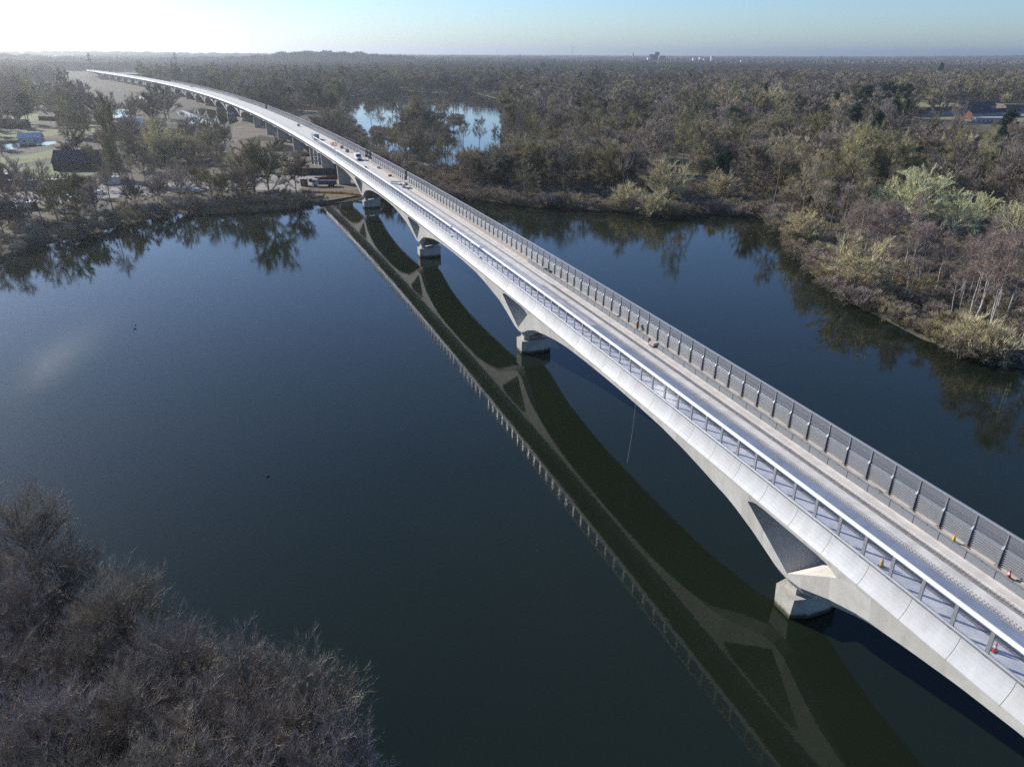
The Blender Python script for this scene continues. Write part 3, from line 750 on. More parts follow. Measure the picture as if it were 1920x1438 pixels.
# shoreline bushes (right bank, far shore, left bank)
def along(pts, step):
    out = []
    for (x0, y0), (x1, y1) in zip(pts[:-1], pts[1:]):
        L = math.hypot(x1 - x0, y1 - y0); n = max(1, int(L / step))
        for k in range(n): out.append((x0 + (x1 - x0) * k / n, y0 + (y1 - y0) * k / n, (x1 - x0) / L, (y1 - y0) / L))
    return out
nb_ = len(SH)
for seg, gname, st_, kk in ((north[:nb_], 'bushes on the left shore', 4.2, 1), (north[nb_ + 1:], 'bushes on the far and right shore', 3.6, 1)):
    for x, y, dx, dy in along(seg, st_):
        s_, l_ = SLof(x, y)
        if abs(l_) < 9: continue
        o = R.uniform(-2.2, 2.2)
        tree('bush', x - dy * o, y + dx * o, .15, R.uniform(.6, 1.35), 'grey leafless bush crowding the water edge' + (' on the left shore' if gname.startswith('bushes on the left') else ' on the far or right shore'), gname, var=0)
# low scrub under the trees on the far and right banks
X, Y = grid_points(-70, 175, 60, 420, 3.6, nr)
k = keep(X, Y, pad=.4) & corridor(X, Y) & (side(X, Y) > 0) & (pdist(L1, X, Y) < 62)
SCRUB += [(float(a), float(b_), .4) for a, b_ in zip(X[k], Y[k])]
X, Y = grid_points(-95, -20, 5, 74, 3.2, nr); k = keep(X, Y, pad=1.5); SCRUB += [(float(a), float(b_), .5) for a, b_ in zip(X[k], Y[k])]
for P_i in ISL:
    xs_ = [p[0] for p in P_i]; ys_ = [p[1] for p in P_i]; X, Y = grid_points(min(xs_), max(xs_), min(ys_), max(ys_), 5, nr); k = inside(P_i, X, Y); SCRUB += [(float(a), float(b_), .6) for a, b_ in zip(X[k], Y[k])]
X, Y = grid_points(-260, 40, 420, 1250, 7, nr); k = keep(X, Y, pad=.4) & corridor(X, Y) & (pdist(L2, X, Y) < 26); SCRUB += [(float(a), float(b_), .6) for a, b_ in zip(X[k], Y[k])]
X, Y = grid_points(-230, -60, 180, 320, 5.5, nr); k = keep(X, Y, pad=.4) & corridor(X, Y) & (pdist(L1, X, Y) < 22)
SCRUB += [(float(a), float(b_), .4) for a, b_ in zip(X[k], Y[k])]
# feature trees
HT = {k: [max(v.co.z for v in c_.vertices) for t_, c_ in PR[k]] for k in PR}
def ft(kind, px, py, sc, lab, var=None, group=None, sq=1.0, top=None):
    if top is not None:
        x, y = at(px, py, .5); d = fw * F_PX + rt * (px - 960) - up * (top - 719); t = math.hypot(x, y) / math.hypot(d.x, d.y)
        v_ = 0 if var is None else var; sc = (CAM_H + d.z * t - 1) / HT[kind][v_]; var = v_
        return tree(kind, x, y, None, sc, lab, group, var, sq=sq)
    return ft0(kind, px, py, sc, lab, var, group, sq)
def ft0(kind, px, py, sc, lab, var=None, group=None, sq=1.0):
    x, y = at(px, py, .5); return tree(kind, x, y, None, sc, lab, group, var, sq=sq)
ft('willow', 1245, 386, 1, 'large golden willow behind the far shore, biggest of the golden crowns', 1, top=288, sq=1.0)
ft('willow', 1352, 378, 1.55, 'golden willow with dark forked trunk right of the biggest golden willow', 0, top=306)
ft('bush', 1172, 392, 2.2, 'small rounded green bush at the water edge left of the big golden willow', 1)
ft('bush', 1225, 402, 2.2, 'pale green low bush leaning over the water below the golden willow', 1)
ft('willow', 1600, 552, 1.45, 'broad olive green willow overhanging the lake at the right bank corner', 1, top=425)
ft('willow', 1500, 460, 1.0, 'small olive bush willow at the tip of the right bank', 0)
ft('bush', 1815, 655, 1.7, 'pale yellowish bush at the right bank waterline, left one of a pair', 1)
ft('bush', 1862, 672, 1.6, 'pale yellowish bush at the right bank waterline, right one of a pair', 1)
ft('sallow', 1700, 440, 1.6, 'tall pale green catkin tree above the birches, biggest of the pale trees', 0, top=298)
ft('sallow', 1655, 425, 1, 'pale green catkin tree at the left of the pale group', 0, top=330)
ft('sallow', 1740, 405, 1, 'pale green catkin tree behind the two biggest pale ones', 0, top=300)
ft('sallow', 1830, 430, 1, 'pale green catkin tree between the second and the edge one', 0, top=352)
ft('sallow', 1780, 450, 1.25, 'pale green catkin tree right of the tallest pale tree', 0, top=345)
ft('sallow', 1890, 450, 1.1, 'pale green catkin tree at the right edge of the picture', 0, top=368)
ft('willow', 1450, 225, 2.9, 'huge pale golden tree far back in the wood right of centre', 0, top=150)
ft('willow', 1560, 240, 2.0, 'small pale golden crown right of the huge pale golden tree', 0, top=170)
PTOP = {(1125, 258): 205, (1180, 262): 197, (1050, 200): 160, (1093, 190): 148, (1128, 186): 144, (1143, 186): 144, (1413, 245): 200, (1455, 255): 186, (1472, 253): 178, (1290, 190): 154, (1303, 190): 154}
for px, py, sc, lab in [(1125, 258, .95, 'slim poplar standing alone left of the wood centre'), (1180, 262, 1.0, 'slim poplar right of the lone poplar in the wood'), (1050, 200, .8, 'poplar in the left pair far back in the wood'), (1093, 190, .8, 'poplar in the middle of the far poplar row'),
                        (1128, 186, .8, 'first of two close poplars far back'), (1143, 186, .8, 'second of two close poplars far back'), (1413, 245, 1.0, 'small poplar left of the tall wide poplars'), (1455, 255, 1.7, 'tall wide poplar below the huge golden tree'), (1472, 253, 1.65, 'tall wide poplar at the right of its neighbour'), (1290, 190, .7, 'far slim poplar near the dark evergreens'), (1303, 190, .7, 'far slim poplar right beside its twin')]:
    ft('poplar', px, py + 24, 1, lab, top=PTOP[(px, py)])
for px, py, sc, lab in [(1560, 235, 1.1, 'dark pine left of the evergreen group'), (1610, 245, 1.25, 'dark pine in the middle of the evergreen group'), (1650, 235, 1.3, 'tall dark pine at the right end of the evergreen group'), (1590, 290, 1.2, 'dark spreading cedar below the evergreen group'), (1630, 300, 1.1, 'dark low cedar beside the spreading cedar'),
                        (1870, 310, 1.2, 'dark green fir at the right edge of the wood'), (1425, 215, 1.1, 'dark pine beside the huge golden tree'), (1510, 235, 1.0, 'dark pine between the golden crowns'), (1228, 283, .8, 'single small fir among bare trees in the wood centre'), (1018, 142, 1.2, 'dark conifer far back above the lake'), (1685, 228, 1.2, 'dark pine next to the brick terraces'), (1535, 262, 1.0, 'dark pine below and left of the evergreen group'), (1665, 262, 1.1, 'dark pine below the right end of the evergreen group'), (1590, 225, 1.1, 'dark pine at the back of the evergreen group'), (1370, 262, .8, 'small dark pine left of the tall wide poplars'), (1760, 150, 1.6, 'big dark conifer far back near the right edge')]:
    ft('pine', px, py, sc * 1.35, lab)
for px in range(758, 828, 6):
    ft(R.choice(['bare', 'slim', 'grey']), px + R.uniform(-3, 3), R.uniform(240, 264), 1, 'leafless tree in the tall dark stand in front of the far lake', 0, 'tall stand in front of the far lake', top=R.uniform(180, 208) + abs(px - 785) * .25)
for px in range(705, 850, 9):
    ft('slim', px + R.uniform(-3, 3), R.uniform(304, 322), 1, 'bare tree in the row on the near bank of the far lake', 0, 'row on the near bank of the far lake', top=R.uniform(236, 262))
for px in range(860, 1190, 9):
    ft(R.choice(['slim', 'slim', 'bare', 'grey']), px + R.uniform(-3, 3), R.uniform(335, 365), 1, 'tall bare tree in the dark row along the far shore', 0, 'dark row of tall trees along the far shore', top=R.uniform(262, 288) - (14 if px > 1000 else 0))
for k in range(38):
    px = R.uniform(1590, 1940); py = 500 + (px - 1590) * .42 + R.uniform(-28, 24)
    ft('birch', px, py, R.uniform(.65, 1.15), 'white trunked birch with purplish twigs in the stand on the right bank', None, 'birch stand on the right bank')
for k in range(16):
    px = R.uniform(1480, 1670); py = 395 + (px - 1480) * .2 + R.uniform(-25, 60)
    ft(R.choice(['slim', 'bare', 'slim']), px, py, R.uniform(.9, 1.25), 'leafless tree standing behind the birches on the right bank', None, 'leafless trees behind the right bank birches')
ft('poplar', 225, 340, 2.0, 'very tall dark leaning poplar left of the viaduct', 0, top=166, sq=1.3)
ft('poplar', 212, 338, 1.8, 'second tall dark poplar close beside the leaning poplar', 0, top=185, sq=1.3)
for px, py, tp in [(948, 312, 200), (975, 318, 188), (1000, 322, 205), (1020, 320, 222)]: ft('slim', px, py, 1.35, 'tall open bare tree standing against the far lake', 0, 'tall bare trees against the far lake', top=tp, sq=.9)
for px, py in [(700, 258), (715, 262), (738, 255), (745, 250), (757, 244), (768, 252), (780, 240), (790, 250), (800, 244), (812, 256), (822, 246), (834, 254), (775, 262), (752, 260), (805, 264), (740, 300), (765, 305), (790, 304), (815, 306), (840, 310), (870, 312), (900, 308), (930, 312), (850, 226), (862, 226)]:
    ft('slim', px, py, 1.15 + R.uniform(-.1, .3), 'bare tree on the island and spit in the far lake', None, 'bare trees on the far lake island')
for px, py in [(20, 430), (60, 425), (110, 418), (150, 410), (215, 408), (260, 400), (300, 392), (340, 388), (420, 382), (380, 372), (455, 372), (330, 350), (360, 330), (385, 325), (410, 318), (425, 330), (440, 335), (250, 345), (275, 350), (205, 360), (180, 372), (290, 330), (345, 300), (372, 290), (395, 300), (415, 296), (120, 385), (90, 395), (130, 305), (165, 312), (190, 300), (205, 320), (240, 318), (262, 322), (180, 335), (150, 300), (245, 300), (275, 310), (10, 445), (40, 440), (85, 432), (130, 428), (0, 420), (-20, 430), (185, 420), (350, 375), (300, 370), (240, 385), (160, 395), (60, 405), (20, 410), (415, 370), (400, 385)]:
    ft(R.choice(['slim', 'bare', 'grey']), px, py, R.uniform(.6, .95) if py < 400 else R.uniform(.9, 1.2), 'bare tree on the left shore between the lake and the yard', None, 'bare trees on the left shore')

# distant woodland as one mass of instances
def scatter(name, pts, protos, smin, smax, sq=1.0):
    col = bpy.data.collections.new(name + '_kinds')
    for i, (t_, c_) in enumerate(protos):
        mbj = bpy.data.meshes.new('wood'); vs = [tuple(v.co) for v in t_.vertices] + [tuple(v.co) for v in c_.vertices]; o0 = len(t_.vertices)
        fs = [tuple(f.vertices) for f in t_.polygons] + [tuple(x + o0 for x in f.vertices) for f in c_.polygons]
        mbj.from_pydata(vs, [], fs); mbj.materials.append(t_.materials[0]); mbj.materials.append(c_.materials[0])
        mbj.polygons.foreach_set('material_index', [0] * len(t_.polygons) + [1] * len(c_.polygons)); mbj.update()
        col.objects.link(bpy.data.objects.new('wood_kind', mbj))
    me = bpy.data.meshes.new(name); me.from_pydata(pts, [], []); me.update()
    o = link(name, me)
    ng = bpy.data.node_groups.new(name, 'GeometryNodeTree'); ng.interface.new_socket('Geometry', in_out='INPUT', socket_type='NodeSocketGeometry'); ng.interface.new_socket('Geometry', in_out='OUTPUT', socket_type='NodeSocketGeometry')
    N = ng.nodes.new; L = ng.links.new
    gi, go = N('NodeGroupInput'), N('NodeGroupOutput'); m2p = N('GeometryNodeMeshToPoints'); iop = N('GeometryNodeInstanceOnPoints'); ci = N('GeometryNodeCollectionInfo')
    ci.inputs['Collection'].default_value = col; ci.inputs['Separate Children'].default_value = True; ci.inputs['Reset Children'].default_value = True
    iop.inputs['Pick Instance'].default_value = True
    rr = N('FunctionNodeRandomValue'); rr.data_type = 'FLOAT_VECTOR'; rr.inputs['Min'].default_value = (-.03, -.03, 0); rr.inputs['Max'].default_value = (.03, .03, 6.28)
    rs = N('FunctionNodeRandomValue'); rs.data_type = 'FLOAT'; rs.inputs[2].default_value = smin; rs.inputs[3].default_value = smax; rs.inputs['Seed'].default_value = 3
    ri = N('FunctionNodeRandomValue'); ri.data_type = 'INT'; ri.inputs[4].default_value = 0; ri.inputs[5].default_value = len(protos) - 1; ri.inputs['Seed'].default_value = 7
    cx = N('ShaderNodeCombineXYZ'); k1 = N('ShaderNodeMath'); k1.operation = 'MULTIPLY'; k1.inputs[1].default_value = sq
    L(rs.outputs[1], k1.inputs[0]); L(k1.outputs[0], cx.inputs[0]); L(k1.outputs[0], cx.inputs[1]); L(rs.outputs[1], cx.inputs[2])
    L(gi.outputs[0], m2p.inputs[0]); L(m2p.outputs[0], iop.inputs['Points']); L(ci.outputs[0], iop.inputs['Instance'])
    L(rr.outputs[0], iop.inputs['Rotation']); L(cx.outputs[0], iop.inputs['Scale']); L(ri.outputs[2], iop.inputs['Instance Index']); L(iop.outputs[0], go.inputs[0])
    md = o.modifiers.new('scatter', 'NODES'); md.node_group = ng
    return o
def low(kind, n, h, cr, tw, mt, **kw): return bare_proto('far', h, cr * 1.3, rp_, nb=16, ntw=n * 2, base=.1, tl=1.9, tw=tw, mt=mt, sides=3, sub=2, **kw)
LOW = [low('a', 900, 16, 5.2, .22, 'twig'), low('b', 900, 18, 5.6, .22, 'twig'), low('c', 900, 14, 5.0, .22, 'twig_grey'), low('d', 900, 19, 4.4, .16, 'twig'), low('e', 900, 15, 5.5, .22, 'twig'), low('f', 900, 17, 5.2, .22, 'twig')]
LOW2 = [low('g' + str(k_), 1100, 16 + k_, 5.4, .24, 'twig_far') for k_ in range(3)]
pts_near, pts_low = [], []
def z3(lst):
    if not lst: return []
    a = np.array(lst); return [(float(x), float(y), float(z) - .1) for (x, y), z in zip(a, gz(a[:, 0], a[:, 1]))]
nearp, lowp, will, pin = [], [], [], []
for kd, L_ in far_pts.items():
    for x, y in L_:
        d = math.hypot(x, y)
        if kd == 'willow': will.append((x, y))
        elif kd == 'pine': pin.append((x, y))
        elif kd == 'low': SCRUB.append((x, y, .9))
        elif d < 560: nearp.append((x, y))
        else: lowp.append((x, y))
wn = scatter('woodland', z3(nearp), PR['bare'] + PR['slim'][:1] + PR['grey'], .85, 1.6); tag(wn, 'mass of leafless brown trees behind the lakes', 'woodland', kind='stuff')
wl_ = scatter('distant_woodland', z3(lowp), LOW, .8, 1.85); tag(wl_, 'hazy mass of leafless trees stretching away beyond the lakes', 'woodland', kind='stuff')
ww = scatter('willow_wood', z3(will), PR['willow'][:1] + PR['bare'][:1] + PR['grey'][:1], .9, 1.4); tag(ww, 'olive and golden willows scattered through the wood', 'woodland', kind='stuff')
pw = scatter('evergreen_wood', z3(pin), PR['pine'], .9, 1.3); tag(pw, 'dark evergreen clumps scattered through the wood', 'woodland', kind='stuff')
ug = scatter('undergrowth', SCRUB, PR['bush'][:1] + [PR['bush'][0]], .4, .95); tag(ug, 'grey brown scrub covering the ground along the banks', 'undergrowth', kind='stuff')
# beyond 1500 m
X, Y = grid_points(-2600, 2700, 1500, 3200, 17, nr); k = visible(X, Y) & keep(X, Y)
nz = np.array([noise.noise(Vector((x * .006, y * .006, 1.3))) for x, y in zip(X, Y)]); k &= (nz > -.22) & ((X > -500) | (nz > .08)); pq = 960 + F_PX * X / (Y * math.cos(PITCH) + CAM_H * math.sin(PITCH)); k &= ~((pq > 90) & (pq < 330) & (Y < 2150))
P_ = z3(list(zip(X[k], Y[k]))); far1 = scatter('far_woodland', P_, LOW2, .85, 1.35, 1.5); tag(far1, 'far off belt of hazy woodland below the horizon', 'woodland', kind='stuff')
def clump(r):
    C = MB()
    for i in range(420):
        d = rv(r); d.z = abs(d.z); p = Vector((d.x * 26, d.y * 26, d.z * 13)) * r.uniform(.75, 1.05); tri(C, p, (rv(r) + Vector((0, 0, 1))).normalized(), 7, 5.5, r)
    T = MB(); T.tube([(0, 0, 0), (0, 0, 8)], .5, n=3)
    return T.mesh('clump', M['twig_far']), C.mesh('clump', M['twig_far'])
CL = [clump(rp_) for _ in range(4)]
X, Y = grid_points(-7500, 7500, 3150, 9500, 62, nr); k = visible(X, Y)
nz = np.array([noise.noise(Vector((x * .0016, y * .0022, 5.3))) for x, y in zip(X, Y)]); k &= nz > -.18
far2 = scatter('horizon_woodland', z3(list(zip(X[k], Y[k]))), CL, .55, 1.7); tag(far2, 'dark hazy line of woods along the horizon', 'woodland', kind='stuff')
#THINGS
# ------------------------------------------------------------------ things on the deck
def on_deck(name, s, l, label, cat, group=None, extra=0, z=15.112):
    return empty(name, W(s, l, z), -HD(s) + extra, label, cat, group)
# white van
van = on_deck('van', 262, .6, 'white high roofed van parked on the viaduct deck facing the camera', 'van', extra=math.pi)
b = MB()   # local +y is the front
prof = [(-2.7, .45), (-2.75, 2.35), (-2.4, 2.6), (.9, 2.6), (1.25, 2.45), (1.9, 1.5), (2.75, 1.2), (2.85, .5)]
n = len(prof)
b.add([(-1.0, y, z) for y, z in prof] + [(1.0, y, z) for y, z in prof], [tuple(range(n)), tuple(range(n, 2 * n))[::-1]] + [(i, n + i, n + (i + 1) % n, (i + 1) % n) for i in range(n)])
body = b.build('body', M['white'], van)
b = MB(); b.add([(-.88, 1.33, 2.36), (.88, 1.33, 2.36), (.9, 1.88, 1.56), (-.9, 1.88, 1.56)], [(0, 1, 2, 3)]); o = b.build('windscreen', M['glassdark'], van); o.location = (0, .03, .03)
for sg in (-1, 1):
    b = MB(); b.box((sg * 1.012, .85, 1.85), (.03, 1.0, .65)); b.build('side_window', M['glassdark'], van)
    b = MB(); b.box((sg * .72, 2.83, .95), (.36, .08, .22)); b.build('headlight', M['cap'], van)
    for yy in (-1.75, 1.85):
        b = MB(); b.tube([(sg * .78, yy, .38), (sg * 1.03, yy, .38)], .38, n=14); b.build('wheel', M['tyre'], van)
b = MB(); b.box((0, 2.86, .75), (1.1, .06, .3)); b.box((0, 2.9, .45), (1.9, .12, .2)); b.build('bumper', M['tyre'], van)
# container lorry / box unit
cb = on_deck('shipping_container', 346, -2.3, 'pale grey box container standing by the near parapet beyond the van', 'container')
b = MB(); b.box((0, 0, 1.5), (2.4, 7.5, 2.6))
for k in range(24): b.box((1.22, -3.6 + k * .31, 1.5), (.05, .14, 2.4)); b.box((-1.22, -3.6 + k * .31, 1.5), (.05, .14, 2.4))
b.build('body', M['metalroof'], cb)
b = MB(); b.box((0, -3.79, 1.5), (2.2, .06, 2.4)); b.build('door', M['steel_dark'], cb)
b = MB()
for x in (-1, 1):
    for y in (-3.5, 3.5): b.box((x, y, .1), (.3, .3, .2))
b.build('foot', M['steel_dark'], cb)
def cone_proto(mname, colr, label, s, l, sc=1.0):
    e = on_deck('traffic_cone', s, l, label, 'traffic cone', z=15.165 if l > 3.3 else 15.108); e.scale = (sc, sc, sc)
    b = MB(); b.box((0, 0, .03), (.5, .5, .06)); b.build('base', M['tyre'], e)
    b = MB(); b.tube([(0, 0, .06), (0, 0, .95)], [.21, .04], n=14); b.build('cone_body', M[colr], e)
    if colr == 'red':
        b = MB(); b.tube([(0, 0, .45), (0, 0, .68)], [.14, .094], n=14, cap=False); b.build('reflective_band', M['cap'], e)
cone_proto('c', 'yellow', 'yellow cone standing behind the near glass parapet', -11.2, -4.6, .9)
cone_proto('c', 'yellow', 'pale yellow cone on the walkway by the noise barrier', -10.8, 4.2, .85)
cone_proto('c', 'red', 'red and white cone beside the noise barrier near the right edge', -16.1, 4.3, .9)
cone_proto('c', 'red', 'dark red cone seen through the glass parapet at the lower right', -21.7, -4.3, .85)
# site clutter on deck
def planks(s, l, n, label, L=3.0, ex=0, z=15.12, m_='render', cat='timber stack'):
    e = on_deck('timber_stack', s, l, label, cat, extra=ex, z=z); b = MB(); r = random.Random(int(s))
    for k in range(n): b.box(((k % 4) * .3 - .45 + r.uniform(-.05, .05), r.uniform(-.2, .2), .1 + (k // 4) * .16), (.22, L, .12), r.uniform(-.05, .05))
    b.build('plank', M[m_], e); b = MB(); b.box((0, -L * .3, .02), (1.4, .1, .04)); b.box((0, L * .3, .02), (1.4, .1, .04)); b.build('bearer', M['rust'], e)
planks(198, .2, 12, 'pale timber stack lying across the deck, largest of the deck materials', 4.5, .5)
planks(203, 1.3, 8, 'thin boards lying just beyond the largest timber stack', 3.5, .9)
def pallet(s, l, label, m_='render', dz=15.12, sc=1.0):
    e = on_deck('block_pallet', s, l, label, 'pallet', z=dz, extra=R.uniform(-.3, .3)); b = MB()
    for k in (-.5, 0, .5): b.box((k, 0, .06), (.12, 1.2, .12))
    b.box((0, 0, .145), (1.2, 1.2, .05)); b.build('pallet', M['rust'], e)
    b = MB()
    for i in range(3):
        for j in range(3): b.box((-.37 + i * .37, -.37 + j * .37, .17 + .4 * sc), (.35, .35, .8 * sc))
    b.build('blocks', M[m_], e)
pallet(191, 1.0, 'tall pallet of pale blocks right of the timber stack', sc=1.2); pallet(188, 2.0, 'low pallet of blocks nearest the camera in the clutter', sc=.7); pallet(194.5, 2.6, 'dark wrapped pallet beside the timber stack', 'steel_dark')
pallet(215, 2.2, 'small lone pallet on the pale deck before the timber stack', 'rust', sc=.6); pallet(236, 3.0, 'small lone pallet next to the noise barrier behind the others', 'conc_dirty', sc=.7); pallet(239, -1.6, 'small brown crate pallet on the dusty deck ahead of the van', 'rust', sc=.5)
pallet(84, 3.7, 'pale block pallet on the walkway over the second pier', 'conc_dirty', 15.165, .8); pallet(40.2, 3.0, 'grey concrete block set in the kerb panel line', 'conc_dirty', 15.385, .55)
def coil(s, l, n, label):
    e = on_deck('hose_coils', s, l, label, 'pipe coils'); b = MB(); r = random.Random(3)
    for k in range(n):
        cx_, cy_ = r.uniform(-1.2, 1.2), r.uniform(-3, 3); a0 = r.uniform(0, 3)
        P = [(cx_ + .8 * math.cos(t) * math.cos(a0), cy_ + .8 * math.cos(t) * math.sin(a0), .8 + .75 * math.sin(t)) for t in [j * math.pi / 8 for j in range(17)]]
        b.tube(P, .07, n=4, cap=False)
    b.build('hoses', M['orange'], e, fix=False)
coil(315, 1.2, 9, 'tangle of orange hose coils on the deck between van and container')
for s, l, lab in [(303, 2.0, 'small grey generator on the deck near the orange hoses'), (289, 1.6, 'dark compressor on the deck beyond the van'), (420, 1.5, 'dark machine on the far part of the deck')]:
    e = on_deck('generator', s, l, lab, 'generator'); b = MB(); b.box((0, 0, .75), (1.3, 2.2, 1.1)); b.box((.2, .4, 1.35), (.5, .6, .15)); b.build('body', M['steel_dark'], e)
    b = MB()
    for sg in (-1, 1): b.tube([(sg * .6, .2, .25), (sg * .75, .2, .25)], .25, n=10)
    b.build('wheel', M['tyre'], e)
for k in range(16):
    s_ = -24 + k * 7.3 + R.uniform(-2, 2); e = on_deck('cable_scrap', s_, R.uniform(3.45, 4.0), 'small tangle of dark cable left on the walkway by the kerb panels', 'cable', 'cable tangles along the walkway', z=15.165, extra=R.uniform(0, 3))
    b = MB(); P = []
    for j in range(26): a = j * .8; P.append((R.uniform(.15, .5) * math.cos(a) + R.uniform(-.2, .2), R.uniform(.2, .9) * math.sin(a), .03 + R.uniform(0, .1)))
    b.tube(P, .025, n=3); b.build('cable', M['tyre'], e, fix=False); b = MB(); b.box((R.uniform(-.3, .3), R.uniform(-.5, .5), .05), (.12, R.uniform(.5, 1.4), .06), R.uniform(-.5, .5)); b.build('batten', M['render'], e)
# workman at the noise barrier
def person(loc, rz, label, sc=1.0, jacket='hivis'):
    e = empty('person', loc, rz, label, 'person'); sk = MB()
    me = bpy.data.meshes.new('body')
    J = {'pel': (0, 0, .95, .15), 'ch': (0, .02, 1.3, .17), 'nk': (0, .03, 1.5, .065), 'hd': (0, .04, 1.66, .11), 'hl': (-.1, 0, .92, .1), 'kl': (-.12, .06, .5, .075), 'al': (-.13, 0, .09, .055), 'tl': (-.14, .16, .04, .05),
         'hr': (.1, 0, .92, .1), 'kr': (.12, -.02, .5, .075), 'ar': (.14, -.1, .09, .055), 'tr': (.15, .06, .04, .05), 'sl': (-.2, .02, 1.42, .075), 'el': (-.27, .08, 1.13, .055), 'wl': (-.24, .26, .95, .04), 'fl': (-.23, .33, .9, .03),
         'sr': (.2, .02, 1.42, .075), 'er': (.28, .03, 1.13, .055), 'wr': (.27, .16, .9, .04), 'fr': (.27, .22, .84, .03)}
    ks = list(J); E_ = [('pel', 'ch'), ('ch', 'nk'), ('nk', 'hd'), ('pel', 'hl'), ('hl', 'kl'), ('kl', 'al'), ('al', 'tl'), ('pel', 'hr'), ('hr', 'kr'), ('kr', 'ar'), ('ar', 'tr'), ('ch', 'sl'), ('sl', 'el'), ('el', 'wl'), ('wl', 'fl'), ('ch', 'sr'), ('sr', 'er'), ('er', 'wr'), ('wr', 'fr')]
    me.from_pydata([J[k][:3] for k in ks], [(ks.index(a), ks.index(b)) for a, b in E_], []); me.materials.append(M['cloth'])
    o = link('body', me, e); o.modifiers.new('skin', 'SKIN'); 
    for i, k in enumerate(ks): me.skin_vertices[0].data[i].radius = (J[k][3], J[k][3])
    me.skin_vertices[0].data[0].use_root = True
    ss = o.modifiers.new('sub', 'SUBSURF'); ss.levels = 1; ss.render_levels = 1
    b = MB(); b.tube([(0, 0, .92), (0, .01, 1.15), (0, .02, 1.38), (0, .02, 1.5)], [.19, .21, .22, .1], n=12); b.build('jacket', M[jacket], e)
    b = MB(); b.tube([(0, .04, 1.68), (0, .04, 1.74), (0, .04, 1.8)], [.135, .12, .05], n=12); b.build('helmet', M['cap'], e)
    e.scale = (sc, sc, sc)
person(W(47.5, 4.3, 15.165), 1.0, 'worker in orange jacket and white helmet crouched by the noise barrier walkway', .9)
# hanging rope
s_r = 33; x, y, z = W(s_r, -3.7, 10.8)
b = MB(); b.tube([(x, y, z), (x - .15, y + .05, z * .5), (x - .55, y - .1, .3)], .02, n=4); b.tube([W(s_r, -4.7, 12.9), (x, y, z)], .02, n=4)
tag(b.build('hanging_rope', M['rope']), 'thin pale rope hanging from the girder down to the water', 'rope')
# birds
for px, py, lab in [(254, 610, 'dark waterbird on the open lake, upper of the close pair'), (253, 617, 'dark waterbird on the open lake, lower of the close pair'), (502, 893, 'lone dark waterbird floating in the middle of the lake')]:
    x, y = at(px, py); e = empty('waterbird', (x, y, 0), R.uniform(0, 6), lab, 'bird')
    b = MB(); b.tube([(-.3, 0, .1), (-.18, 0, .08), (0, 0, .08), (.18, 0, .1), (.22, 0, .22), (.26, 0, .32), (.34, 0, .31), (.42, 0, .3)], [.02, .1, .13, .09, .045, .05, .03, .01], n=8); b.build('body', M['feather'], e, True)

# ------------------------------------------------------------------ buildings and vehicles on land
def house(x, y, L, Wd, hw, hr, rz, label, wall='brick', roof='rooftile', cat='house', group=None, name='house', nwin=3, z=1.0, chim=True, side_wall=None):
    e = empty(name, (x, y, z), rz, label, cat, group); b = MB(); hx, hy = L / 2, Wd / 2
    b.add([(-hx, -hy, 0), (hx, -hy, 0), (hx, hy, 0), (-hx, hy, 0), (-hx, -hy, hw), (hx, -hy, hw), (hx, hy, hw), (-hx, hy, hw), (-hx, 0, hw + hr), (hx, 0, hw + hr)],
          [(1, 2, 6, 9, 5), (3, 0, 4, 8, 7)]); b.add([(-hx, -hy, 0), (hx, -hy, 0), (hx, hy, 0), (-hx, hy, 0), (-hx, -hy, hw), (hx, -hy, hw), (hx, hy, hw), (-hx, hy, hw)], [(0, 1, 5, 4), (2, 3, 7, 6)], 1); b.build('wall', [M[wall], M[side_wall or wall]], e)
    b = MB(); o_ = .35; k = hr / hy
    for sg in (-1, 1):
        b.add([(-hx - o_, sg * (hy + o_), hw - o_ * k + .03), (hx + o_, sg * (hy + o_), hw - o_ * k + .03), (hx + o_, 0, hw + hr + .03), (-hx - o_, 0, hw + hr + .03),
               (-hx - o_, sg * (hy + o_), hw - o_ * k + .2), (hx + o_, sg * (hy + o_), hw - o_ * k + .2), (hx + o_, 0, hw + hr + .2), (-hx - o_, 0, hw + hr + .2)],
              [(0, 1, 2, 3), (4, 5, 6, 7), (0, 1, 5, 4), (1, 2, 6, 5), (3, 0, 4, 7)])
    rf = b.build('roof', M[roof], e)
    if chim: b = MB(); b.box((-hx * .5, 0, hw + hr + .3), (.7, .9, 1.5)); b.build('chimney', M[wall], rf)
    for side_ in (-1, 1):
        for k in range(nwin):
            fx = -hx + L * (k + .5) / nwin
            for zz in ([1.4, 3.9] if hw > 4.5 else [1.4]):
                b = MB(); b.box((fx, side_ * (hy + .02), zz), (1.2, .06, 1.1)); b.build('window', M['glassdark'], e)
    return e
ang = math.atan2(773 - 747, 478 - 387)
hx, hy = at(1708, 219, 1)
GT = 'brick terraces beyond the wood'
terr = [((1712, 219), (1850, 214), 'long brick terrace with red gable nearest the field'), ((1812, 224), (1905, 218), 'shorter brick terrace with red gable in front of the long one'), ((1790, 208), (1860, 207), 'dark roofed terrace row behind the long brick terrace'), ((1880, 212), (1960, 212), 'terrace at the right edge behind the others')]
for (a, b_, lab) in terr:
    (x0, y0), (x1, y1) = at(*a, 1), at(*b_, 1); L = math.hypot(x1 - x0, y1 - y0)
    house((x0 + x1) / 2, (y0 + y1) / 2, L, 8.5, 5.2, 2.8, math.atan2(y1 - y0, x1 - x0), lab, 'brick', group=GT, name='terrace', nwin=12, side_wall='render_shaded')
